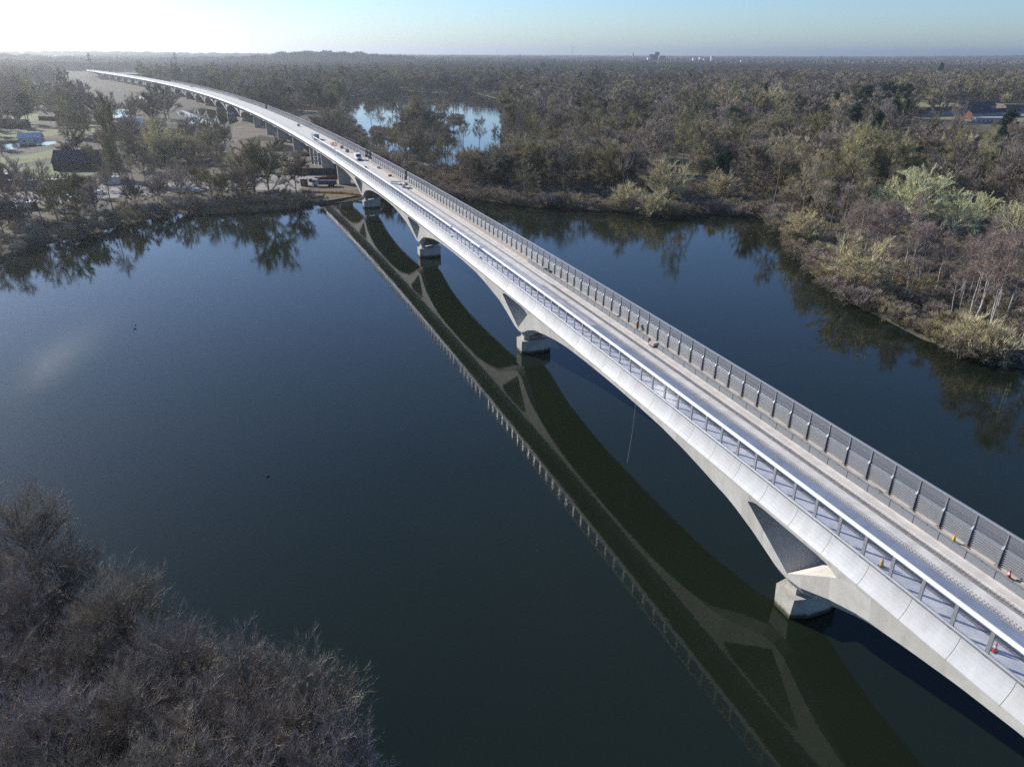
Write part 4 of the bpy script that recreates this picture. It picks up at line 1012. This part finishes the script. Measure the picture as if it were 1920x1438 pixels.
x0, y0 = at(1862, 230, 1); mbw = MB(); mbw.box((0, 0, 2), (38, 7, 4)); mbw.box((0, 0, 4.2), (38.6, 7.6, .4)); e = empty('barn', (x0, y0, 1), .1, 'low pale long building in front of the terraces', 'building'); mbw.build('wall', M['render'], e)
b = MB(); [b.box((-16 + k * 4, -3.52, 1.5), (1.6, .06, 2.2)) for k in range(9)]; b.build('garage_door', M['steel_dark'], e)
x0, y0 = at(145, 322, 1)
house(x0, y0 + 8, 26, 11, 4.2, 5, 0.12, 'dark brick barn with steep roof behind the lorries', 'brick_dark', 'rooftile', 'barn', name='barn', nwin=2, chim=False)
x0, y0 = at(108, 306, 1); house(x0 + 2, y0 + 8, 9, 8, 4, 4.5, -1.2, 'small gabled house end with white bargeboard by the barn', 'brick_dark', 'rooftile', 'house', nwin=1)
x0, y0 = at(292, 270, 1); house(x0, y0, 14, 8, 3.2, 3, .2, 'dark cottage among trees near the middle of the left fields', 'brick_dark', 'rooftile', 'cottage', nwin=2, name='cottage')
for k, (px, py, L, Wd, hh, lab) in enumerate([(10, 405, 9, 6, 3, 'dark shed with pale roof and small white window at the left edge'), (48, 392, 7, 5, 2.6, 'low flat shed right of the left edge shed'), (210, 345, 7, 5, 3, 'white cabin among bare trees behind the yard'), (22, 338, 6, 4, 2.8, 'flat roofed cabin behind the lorries')]):
    x0, y0 = at(px, py, 1); e = empty('shed', (x0, y0, 1), .15 + .1 * k, lab, 'shed'); b = MB(); b.box((0, 0, hh / 2), (L, Wd, hh)); b.build('wall', M['brick_dark' if k != 2 else 'metalroof'], e)
    b = MB(); b.box((0, 0, hh + .11), (L + .5, Wd + .5, .2)); b.build('roof', M['metalroof'], e)
    b = MB(); b.box((L * .15, -Wd / 2 - .02, hh * .55), (1.1, .06, 1.0)); b.build('window', M['cap'], e)
for k, (px, py, rz, lab) in enumerate([(60, 268, .3, 'pale roofed house far left beyond the flooded field'), (95, 226, -.2, 'hazy house among trees at the far left'), (140, 232, .5, 'small pale house behind the very tall poplars'), (210, 262, .1, 'dark bungalow right of the very tall poplars'), (330, 262, .4, 'small dark shed on the grass nearest the work site'), (30, 240, 0, 'long farm building at the left edge of the fields'), (255, 238, .2, 'pale roofed cabin by the hidden pond')]):
    x0, y0 = at(px, py, 1); house(x0, y0, 13 + 3 * (k % 3), 8, 3.4, 2.6, rz, lab, 'render' if k % 2 == 0 else 'brick_dark', 'metalroof' if k in (0, 2, 6) else 'rooftile', nwin=2, chim=k % 2 == 1)
# two curtain trailers
for (a, b_, lab) in [((5, 356), (75, 355), 'long blue curtain sided trailer with white roof at the left edge'), ((90, 354), (157, 353), 'long blue curtain sided trailer nearer the viaduct, right of its twin')]:
    (x0, y0), (x1, y1) = at(*a, 1), at(*b_, 1); L = math.hypot(x1 - x0, y1 - y0)
    e = empty('trailer', ((x0 + x1) / 2, (y0 + y1) / 2, 1), math.atan2(y1 - y0, x1 - x0), lab, 'trailer', 'blue trailers in the yard')
    b = MB(); b.box((0, 0, 2.5), (L, 2.5, 2.7)); b.build('curtain_side', M['blue'], e); b = MB(); b.box((0, 0, 3.92), (L + .1, 2.6, .14)); b.build('roof', M['cap'], e)
    b = MB(); b.box((0, 0, 1.05), (L, 1.2, .18)); b.build('chassis', M['steel_dark'], e)
    for yy in (-1.05, 1.05):
        for xx in (-L * .35, -L * .28, -L * .21, L * .3): b = MB(); b.tube([(xx, yy - .12, .5), (xx, yy + .12, .5)], .5, n=10); b.build('wheel', M['tyre'], e)
# cars
def car_proto(colr):
    e = empty('parked_car', (0, 0, 0), 0); b = MB()
    pr_ = [(-2.1, .35), (-2.15, .85), (-1.9, 1.0), (-1.4, 1.42), (.3, 1.45), (1.05, 1.0), (2.0, .85), (2.15, .4)]; n = len(pr_)
    b.add([(x, -.88, z) for x, z in pr_] + [(x, .88, z) for x, z in pr_], [tuple(range(n)), tuple(range(n, 2 * n))[::-1]] + [(i, n + i, n + (i + 1) % n, (i + 1) % n) for i in range(n)]); b.build('body', M[colr], e)
    b = MB(); b.box((-.5, 0, 1.2), (1.5, 1.79, .3)); b.add([(.36, -.75, 1.43), (.36, .75, 1.43), (1.0, .78, 1.06), (1.0, -.78, 1.06)], [(0, 1, 2, 3)]); b.build('window', M['glassdark'], e)
    for xx in (-1.3, 1.3):
        for yy in (-.85, .85): b = MB(); b.tube([(xx, yy - .1, .32), (xx, yy + .1, .32)], .32, n=10); b.build('wheel', M['tyre'], e)
    return e
CARS = [(78, 362, 'white', 'white car at the left of the yard between trailers and sheds', .4), (130, 372, 'white', 'big white van like car in the middle of the yard', .2), (140, 376, 'metalroof', 'silver car just in front of the big white car', .2), (190, 364, 'white', 'white car beside the road in the yard', .1), (250, 362, 'metalroof', 'pale car right of the yard under the trees', .1), (342, 361, 'white', 'white car on the lane, first of three', 0), (356, 361, 'metalroof', 'silver car on the lane, second of three', 0), (372, 360, 'white', 'white car on the lane, last of three toward the viaduct', 0), (425, 290, 'white', 'white car on the slope in front of the bare trees', .3), (437, 291, 'white', 'white pickup right beside the car on the slope', .3)]
protos = {}
for px, py, c_, lab, rz in CARS:
    if c_ not in protos: e = protos[c_] = car_proto(c_)
    else: e = copy_tree(protos[c_])
    x0, y0 = at(px, py, 1.06); e.location = (x0, y0, 1.06); e.rotation_euler = (0, 0, rz); tag(e, lab, 'car', 'cars parked left of the viaduct')
# tent
x0, y0 = at(455, 354, 1); e = empty('gazebo_tent', (x0, y0, 1.05), .3, 'small white pitched tent on the left shore', 'tent')
b = MB(); b.add([(-2.5, -2.5, 2), (2.5, -2.5, 2), (2.5, 2.5, 2), (-2.5, 2.5, 2), (0, 0, 3.4)], [(0, 1, 4), (1, 2, 4), (2, 3, 4), (3, 0, 4)]); b.build('canopy', M['cap'], e)
for sx in (-1, 1):
    for sy in (-1, 1): b = MB(); b.tube([(sx * 2.4, sy * 2.4, 0), (sx * 2.4, sy * 2.4, 2)], .05, n=5); b.build('leg', M['steel'], e)
# tipper lorry
x0, y0 = at(610, 350, 1); e = empty('lorry', (x0, y0, 1.05), .05, 'blue grey tipper lorry with pale cab parked beside the embankment', 'lorry')
b = MB(); b.box((1.2, 0, 1.9), (7.5, 2.5, 1.5)); b.box((1.2, 0, 1.0), (7.6, 1.4, .3)); b.build('body', M['blue'], e)
b = MB(); b.box((-4.2, 0, 1.9), (2.2, 2.5, 2.5)); cabn = b.build('cab', M['metalroof'], e)
b = MB(); b.box((-5.32, 0, 2.3), (.06, 2.1, 1.0)); b.box((-4.5, -1.27, 2.3), (1.1, .06, .8)); b.build('window', M['glassdark'], cabn)
for xx in (-4.2, 2, 3.4):
    for yy in (-1.1, 1.1): b = MB(); b.tube([(xx, yy - .15, .55), (xx, yy + .15, .55)], .55, n=12); b.build('wheel', M['tyre'], e)
x0, y0 = at(571, 349, 1); e = empty('portable_toilet', (x0, y0, 1.05), 0, 'brown portable toilet cabin with white roof by the lorry', 'toilet cabin')
b = MB(); b.box((0, 0, 1.5), (2.6, 2.4, 3.0)); b.build('wall', M['rust'], e); b = MB(); b.box((0, 0, 3.12), (2.8, 2.6, .24), taper=.8); b.build('roof', M['cap'], e); b = MB(); b.box((0, -1.23, 1.3), (1.0, .06, 2.3)); b.build('door', M['steel_dark'], e)
# hoarding
def wall_line(name, pts, h, m_, label, cat, z=1.0, post=4.0, th=.12):
    e = empty(name, (pts[0][0], pts[0][1], z), 0, label, cat); ox, oy = pts[0]
    for (x0, y0), (x1, y1) in zip(pts[:-1], pts[1:]):
        L = math.hypot(x1 - x0, y1 - y0); a = math.atan2(y1 - y0, x1 - x0); b = MB(); b.box(((x0 + x1) / 2 - ox, (y0 + y1) / 2 - oy, h / 2), (L, th, h), a); b.build('panel', m_, e)
        for k in range(int(L / post) + 1):
            f_ = min(1, k * post / L); b = MB(); b.box((x0 + (x1 - x0) * f_ - ox, y0 + (y1 - y0) * f_ - oy, h / 2 + .1), (.2, .34, h + .2), a); b.build('post', M['steel_dark'], e)
wall_line('hoarding', [at(538, 316, 1), at(546, 328, 1), at(640, 329, 1), at(660, 327, 1)], 3.2, M['hoard'], 'dark green site hoarding running under the viaduct', 'hoarding')
# orange barriers / red steel stack
for k, (px, py) in enumerate([(600, 338), (612, 337), (624, 336), (590, 341)]):
    x0, y0 = at(px, py, 1); e = empty('rebar_stack', (x0, y0, 1.05), .1 * k, ['rusty steel stack left of its neighbours behind the lorry', 'rusty steel stack in the middle behind the lorry', 'rusty steel stack nearest the pier behind the lorry', 'small rusty steel stack by the portable toilet'][k], 'steel stack')
    b = MB(); r = random.Random(k)
    for j in range(16): b.tube([(-2.4 + r.uniform(-.3, .3), -1 + (j % 6) * .4, .35 + (j // 6) * .4), (2.4 + r.uniform(-.3, .3), -1 + (j % 6) * .4 + r.uniform(-.2, .2), .35 + (j // 6) * .4)], .15, n=5)
    b.build('bars', M['rust'], e, fix=False); b = MB(); [b.box((xx, 0, .1), (.25, 2.6, .2)) for xx in (-1.6, 1.6)]; b.build('bearer', M['steel_dark'], e)
# spoil heaps
def heap(px, py, rx, ry, h, label, m_='soil'):
    x0, y0 = at(px, py, 1); b = MB(); n = 28; mrings = 8
    vs = []
    for i in range(mrings):
        f_ = i / (mrings - 1)
        for j in range(n):
            a = 2 * math.pi * j / n; k = 1 + .18 * noise.noise(Vector((math.cos(a) * 2, math.sin(a) * 2, f_ * 2 + px)))
            vs.append((rx * (1 - f_) * k * math.cos(a), ry * (1 - f_) * k * math.sin(a), h * (1 - (1 - f_) ** 1.3) + .3 * noise.noise(Vector((math.cos(a) * 3, f_ * 5, px))) * (f_ > 0)))
    b.add(vs, [(i * n + j, i * n + (j + 1) % n, (i + 1) * n + (j + 1) % n, (i + 1) * n + j) for i in range(mrings - 1) for j in range(n)])
    o = b.build('spoil_heap', M[m_], None, True); o.location = (x0, y0, 1.03); tag(o, label, 'spoil heap')
heap(522, 282, 15, 9, 4.2, 'dark conical heap of spoil between the blade piers')
heap(560, 292, 10, 7, 3.0, 'low dark heap of soil right of the tall conical heap')
heap(445, 308, 22, 12, 5.0, 'long pale earth bank beside the bare trees', 'site')
heap(490, 262, 18, 9, 2.5, 'pale low earth mound beyond the dark heaps', 'site')
# excavator
x0, y0 = at(532, 302, 1); e = empty('excavator', (x0, y0, 1.05), .5, 'grey tracked excavator with raised arm among orange barriers', 'excavator')
for sg in (-1, 1): b = MB(); b.box((0, sg * 1.2, .45), (4, .6, .9), taper=.85); b.build('track', M['tyre'], e)
b = MB(); b.box((-.3, 0, 1.6), (3.4, 2.6, 1.2)); b.build('body', M['steel'], e); b = MB(); b.box((.9, -.7, 2.6), (1.4, 1.1, 1.6)); b.build('cab', M['steel'], e)
b = MB(); b.tube([(1.2, .4, 1.8), (3.6, .4, 5.0), (6.0, .4, 3.8), (6.4, .4, 1.6)], [.35, .3, .22, .12], n=5); b.build('arm', M['steel'], e)
b = MB(); b.box((6.3, .4, 1.1), (1.0, 1.0, .9), taper=.6); b.build('bucket', M['steel_dark'], e)
for k, (px, py) in enumerate([(545, 315), (555, 313), (520, 309), (530, 313), (565, 311), (575, 314)]):
    x0, y0 = at(px, py, 1); e = empty('barrier_board', (x0, y0, 1.05), R.uniform(-.6, .6), 'orange plastic site barrier near the excavator', 'barrier', 'orange site barriers'); b = MB(); b.box((0, 0, .75), (4.2, .08, .55)); b.build('board', M['orange'], e)
    b = MB(); b.box((-1.6, 0, .5), (.08, .6, 1.0)); b.box((1.6, 0, .5), (.08, .6, 1.0)); b.build('leg', M['steel_dark'], e)
for k, (px, py, lab) in enumerate([(487, 322, 'pale site cabin left of the track'), (500, 324, 'pale site cabin nearest the green hoarding'), (481, 330, 'small white kiosk below the two pale cabins')]):
    x0, y0 = at(px, py, 1); e = empty('site_cabin', (x0, y0, 1.05), .3, lab, 'cabin', 'site cabins'); b = MB(); b.box((0, 0, 1.7), (5.2, 3, 3)); b.build('wall', M['metalroof'], e); b = MB(); b.box((0, 0, 3.3), (5.4, 3.2, .18)); b.build('roof', M['cap'], e); b = MB(); b.box((1, -1.53, 1.8), (1.2, .06, 1)); b.build('window', M['glassdark'], e); b = MB(); b.box((0, 0, .1), (4.8, 2.6, .2)); b.build('base', M['steel_dark'], e)
# scaffold tower by pier
x0, y0, _ = W(337, -4.6, 0); e = empty('scaffold_tower', (x0, y0, 1), -HD(337), 'white scaffold ladder tower against the slender pier', 'scaffold')
for sx in (-.9, .9):
    for sy in (-.9, .9): b = MB(); b.tube([(sx, sy, 0), (sx, sy, 10.5)], .07, n=5); b.build('standard', M['cap'], e)
b = MB()
for k in range(7):
    z = .8 + k * 1.5
    for sx in (-.9, .9): b.tube([(sx, -.9, z), (sx, .9, z + (1.2 if k % 2 else 0))], .05, n=4)
    for sy in (-.9, .9): b.tube([(-.9, sy, z), (.9, sy, z)], .05, n=4)
b.build('brace', M['cap'], e, fix=False)
# pontoon embankment edge and its fence
wall_line('low_barrier', [at(572, 362, 1), at(640, 364, 1), at(690, 370, 1)], .9, M['yellow'], 'low yellow edge barrier along the embankment by the first pier on land', 'barrier', post=6)
wall_line('dark_hut_fence', [at(768, 316, 1), at(786, 316, 1)], 3.0, M['hoard'], 'dark panel fence on the far shore right of the viaduct', 'fence', post=5)
# reeds
mb = MB(); rr_ = random.Random(8)
RP = pp((398, 390), (470, 384), (560, 378), (574, 384), (560, 392), (470, 399), (380, 404))
xs = [p[0] for p in RP]; ys = [p[1] for p in RP]; c_ = 0
while c_ < 9000:
    x, y = rr_.uniform(min(xs), max(xs)), rr_.uniform(min(ys), max(ys))
    if not bool(inside(RP, np.array([x]), np.array([y]))[0]): continue
    c_ += 1; tri(mb, Vector((x, y, .1)), (Vector((0, 0, 1)) + rv(rr_) * .15).normalized(), rr_.uniform(1.6, 2.8), .14, rr_)
tag(mb.build('reeds', M['reed'], fix=False), 'pale dry reeds along the left shore by the viaduct', 'reeds', kind='stuff')
# pylons
def pylon_mesh():
    b = MB()
    def wz(z): return 4.2 * (1 - z / 50) + .5
    Z = [0, 9, 17, 24, 30, 35, 40, 45, 50]
    for sx in (-1, 1):
        for sy in (-1, 1): b.tube([(sx * wz(z), sy * wz(z), z) for z in Z], .22, n=3, cap=False)
    for i in range(len(Z) - 1):
        for sg in (-1, 1):
            b.tube([(-wz(Z[i]), sg * wz(Z[i]), Z[i]), (wz(Z[i + 1]), sg * wz(Z[i + 1]), Z[i + 1])], .12, n=3, cap=False); b.tube([(wz(Z[i]), sg * wz(Z[i]), Z[i]), (-wz(Z[i + 1]), sg * wz(Z[i + 1]), Z[i + 1])], .12, n=3, cap=False)
            b.tube([(sg * wz(Z[i]), -wz(Z[i]), Z[i]), (sg * wz(Z[i + 1]), wz(Z[i + 1]), Z[i + 1])], .12, n=3, cap=False)
    a = MB()
    for z, L in ((30, 9), (37.5, 11), (45, 8)):
        a.add([(-L, 0, z), (L, 0, z), (0, -.6, z + 1.6), (0, .6, z + 1.6), (0, -.6, z), (0, .6, z)], [(0, 4, 2), (0, 3, 5), (1, 2, 4), (1, 5, 3), (0, 5, 4), (1, 4, 5), (0, 2, 3), (1, 3, 2)])
        for x in (-L + .5, L - .5): a.tube([(x, 0, z), (x, 0, z - 2.5)], .15, n=4)
    return b.mesh('tower', M['steel_dark']), a.mesh('cross_arm', M['steel_dark'])
PY = pylon_mesh()
for px, D_, lab in [(169, 1500, 'lattice pylon on the left horizon above the viaduct end'), (330, 1900, 'lattice pylon between the left pylon and the hill'), (1538, 3000, 'faint lattice pylon on the right horizon, left of its partner'), (1576, 3000, 'faint lattice pylon on the right horizon, right of its partner'), (975, 3200, 'faint lattice pylon on the horizon over the far lake')]:
    x0 = D_ * (px - 960) / (F_PX * .91 + 0); y0 = D_; 
    dd = fw * F_PX + rt * (px - 960) + up * 600; x0 = dd.x / dd.y * D_
    e = empty('pylon', (x0, D_, float(gz(np.array([x0]), np.array([D_]))[0])), R.uniform(-.5, .5), lab, 'pylon', 'power line pylons'); link('tower', PY[0], e); link('cross_arm', PY[1], e)
# far town blocks on the skyline
def far_xy(px, D_):
    dd = fw * F_PX + rt * (px - 960) + up * 600; return dd.x / dd.y * D_, D_
def block(px, D_, w, d, h, m_, lab, roofh=0, base=None):
    h = h * 1.12 + 4 if D_ > 2450 else h
    x0, y0 = far_xy(px, D_); z0 = float(gz(np.array([x0]), np.array([y0]))[0])
    e = empty('office_block' if h > 12 else 'warehouse', (x0, y0, z0), R.uniform(-.3, .3), lab, 'building'); b = MB(); b.box((0, 0, h / 2), (w, d, h)); b.build('wall', M[m_], e)
    b = MB(); b.box((0, 0, h + .4), (w + .6, d + .6, .8)); b.build('roof', M['metalroof'], e)
    b = MB()
    for k in range(max(1, int(h / 4))): b.box((0, -d / 2 - .05, 2.5 + k * 4), (w * .92, .15, 1.6))
    b.build('window', M['glassdark'], e)
    return e
for a in [(1187, 4200, 26, 20, 14, 'cap', 'white flat building under the skyline mast'), (1186, 4300, 5, 5, 46, 'steel_dark', 'slim dark tower on the skyline right of centre'), (1222, 4300, 30, 20, 40, 'brick_dark', 'left dark office block of the skyline cluster'), (1231, 4350, 24, 22, 50, 'brick_dark', 'tallest dark office block of the skyline cluster'), (1240, 4300, 34, 20, 34, 'steel_dark', 'right lower office block of the skyline cluster'), (1216, 4250, 18, 15, 24, 'cap', 'small white block left of the dark skyline cluster'),
          (1262, 4400, 60, 20, 12, 'render', 'long pale roofs right of the skyline cluster'), (1300, 4300, 14, 12, 24, 'cap', 'white narrow block, first right of the skyline cluster'), (1312, 4300, 12, 12, 28, 'cap', 'white narrow block, second right of the skyline cluster'), (1325, 4400, 40, 15, 22, 'render', 'wide pale block on the skyline at the right'), (1334, 4200, 12, 12, 34, 'cap', 'white narrow tower right of the wide pale block'), (1391, 3300, 12, 12, 22, 'cap', 'lone white tower block right of centre below the horizon'),
          (1870, 2600, 20, 14, 10, 'cap', 'white building far off near the right edge'), (1235, 3100, 40, 15, 7, 'render', 'pale low warehouse below the skyline cluster'),
          (150, 2500, 120, 40, 10, 'cap', 'very long white warehouse roof on the left horizon'), (240, 1700, 60, 30, 8, 'metalroof', 'pale warehouse beyond the far end of the viaduct'), (210, 1600, 50, 25, 8, 'metalroof', 'low warehouse left of the pale one beyond the viaduct'), (325, 2000, 20, 14, 8, 'cap', 'white house in the hazy woods at the left'), (355, 1750, 26, 14, 9, 'cap', 'bright gabled white building in hazy woods left of centre'), (652, 1700, 14, 10, 10, 'cap', 'small white house in the woods above the far lake'), (718, 1500, 20, 12, 6, 'cap', 'white low house beyond the far lake'), (100, 1900, 70, 6, 5, 'cap', 'long pale roof on the hazy left slope')]:
    block(*a)
# wind turbine
x0, y0 = far_xy(1072, 6000); z0 = float(gz(np.array([x0]), np.array([y0]))[0]); e = empty('wind_turbine', (x0, y0, z0), .4, 'faint white wind turbine on the horizon above the wood', 'wind turbine')
b = MB(); b.tube([(0, 0, 0), (0, 0, 85)], [2.5, 1.4], n=8); b.build('tower', M['cap'], e); b = MB(); b.box((0, 0, 86), (4, 9, 4)); b.build('nacelle', M['cap'], e)
for k in range(3):
    a = .3 + k * 2.094; b = MB(); b.tube([(0, -5, 86), (14 * math.cos(a), -5, 86 + 14 * math.sin(a)), (38 * math.cos(a), -5, 86 + 38 * math.sin(a))], [1.2, 1.8, .3], n=5); b.build('blade', M['cap'], e)

# ------------------------------------------------------------------ light, sky, haze
SUN_AZ, SUN_EL = rad(-54), rad(27)
w = bpy.data.worlds.new('World'); scene.world = w; w.use_nodes = True; nt = w.node_tree
sky = nt.nodes.new('ShaderNodeTexSky'); sky.sky_type = 'NISHITA'; sky.sun_disc = False; sky.sun_elevation = SUN_EL; sky.sun_rotation = SUN_AZ % (2 * math.pi)
sky.air_density = 1.0; sky.dust_density = .45; sky.ozone_density = 1.3; sky.altitude = 50
bg = nt.nodes['Background']; bg.inputs['Strength'].default_value = 0.095; wb = nt.nodes.new('ShaderNodeMix'); wb.data_type = 'RGBA'; wb.blend_type = 'MULTIPLY'; wb.inputs[0].default_value = 1.0; wb.inputs[7].default_value = (.66, .87, 1.22, 1)
nt.links.new(sky.outputs[0], wb.inputs[6]); 
# one thin streak of cloud, high on the left, out of the frame but mirrored in the lake
tc = nt.nodes.new('ShaderNodeTexCoord'); cn = Vector((math.sin(rad(-34.6)) * math.cos(rad(19.3)), math.cos(rad(-34.6)) * math.cos(rad(19.3)), math.sin(rad(19.3))))
csx = Vector((math.cos(rad(-34.6)), -math.sin(rad(-34.6)), 0)); cup = csx.cross(cn); ca = math.cos(rad(-28)); sa_ = math.sin(rad(-28))
def dotn(v):
    d = nt.nodes.new('ShaderNodeVectorMath'); d.operation = 'DOT_PRODUCT'; d.inputs[1].default_value = tuple(v); nt.links.new(tc.outputs['Generated'], d.inputs[0]); return d.outputs['Value']
def mth(op, a, b_=None):
    n_ = nt.nodes.new('ShaderNodeMath'); n_.operation = op
    for k_, x_ in enumerate((a, b_)):
        if x_ is None: continue
        if isinstance(x_, (int, float)): n_.inputs[k_].default_value = x_
        else: nt.links.new(x_, n_.inputs[k_])
    return n_.outputs[0]
u_ = mth('DIVIDE', dotn(csx * ca + cup * sa_), .045); v_ = mth('DIVIDE', dotn(cup * ca - csx * sa_), .016)
r2_ = mth('ADD', mth('MULTIPLY', u_, u_), mth('MULTIPLY', v_, v_)); cl_ = mth('MULTIPLY', mth('POWER', 2.718, mth('MULTIPLY', r2_, -1.0)), mth('GREATER_THAN', dotn(cn), 0.0))
cn_ = nt.nodes.new('ShaderNodeTexNoise'); cn_.inputs['Scale'].default_value = 30; cn_.inputs['Detail'].default_value = 5; nt.links.new(tc.outputs['Generated'], cn_.inputs['Vector'])
cf_ = mth('MULTIPLY', mth('MULTIPLY', cl_, cn_.outputs['Fac']), .5)
cm_ = nt.nodes.new('ShaderNodeMix'); cm_.data_type = 'RGBA'; cm_.inputs[7].default_value = (26, 27, 27, 1); nt.links.new(cf_, cm_.inputs[0]); nt.links.new(wb.outputs[2], cm_.inputs[6]); nt.links.new(cm_.outputs[2], bg.inputs[0])
sl = bpy.data.lights.new('sun', 'SUN'); sl.energy = 5.0; sl.angle = rad(0.55); sl.color = (1.0, .94, .85)
so = bpy.data.objects.new('sun', sl); COL.objects.link(so)
sd_ = Vector((math.sin(SUN_AZ) * math.cos(SUN_EL), math.cos(SUN_AZ) * math.cos(SUN_EL), math.sin(SUN_EL)))
so.rotation_euler = (-sd_).to_track_quat('-Z', 'Y').to_euler(); so.location = (-100, 100, 200)
hm = bpy.data.materials.new('haze'); hm.use_nodes = True; hn = hm.node_tree; hn.nodes.clear()
ho = hn.nodes.new('ShaderNodeOutputMaterial'); hv = hn.nodes.new('ShaderNodeVolumePrincipled'); hv.inputs['Color'].default_value = (.95, .97, 1.0, 1); hv.inputs['Density'].default_value = 0.0001; hv.inputs['Anisotropy'].default_value = .72
hn.links.new(hv.outputs[0], ho.inputs['Volume'])
b = MB(); b.box((0, 11700, 73.5), (40000, 25400, 153)); hz = b.build('haze', hm); tag(hz, kind='stuff'); hz['label'] = 'thin pale haze lying over the whole valley'; hz['category'] = 'haze'

scene.render.engine = 'CYCLES'
c = scene.cycles; c.use_denoising = False; c.use_adaptive_sampling = False
c.max_bounces = 6; c.diffuse_bounces = 2; c.glossy_bounces = 3; c.transmission_bounces = 4; c.transparent_max_bounces = 12; c.volume_bounces = 0
c.sample_clamp_indirect = 2.5
c.caustics_reflective = False; c.caustics_refractive = False
vs = scene.view_settings; vs.view_transform = 'Standard'; vs.look = 'None'; vs.exposure = 0.47; vs.gamma = 1.0
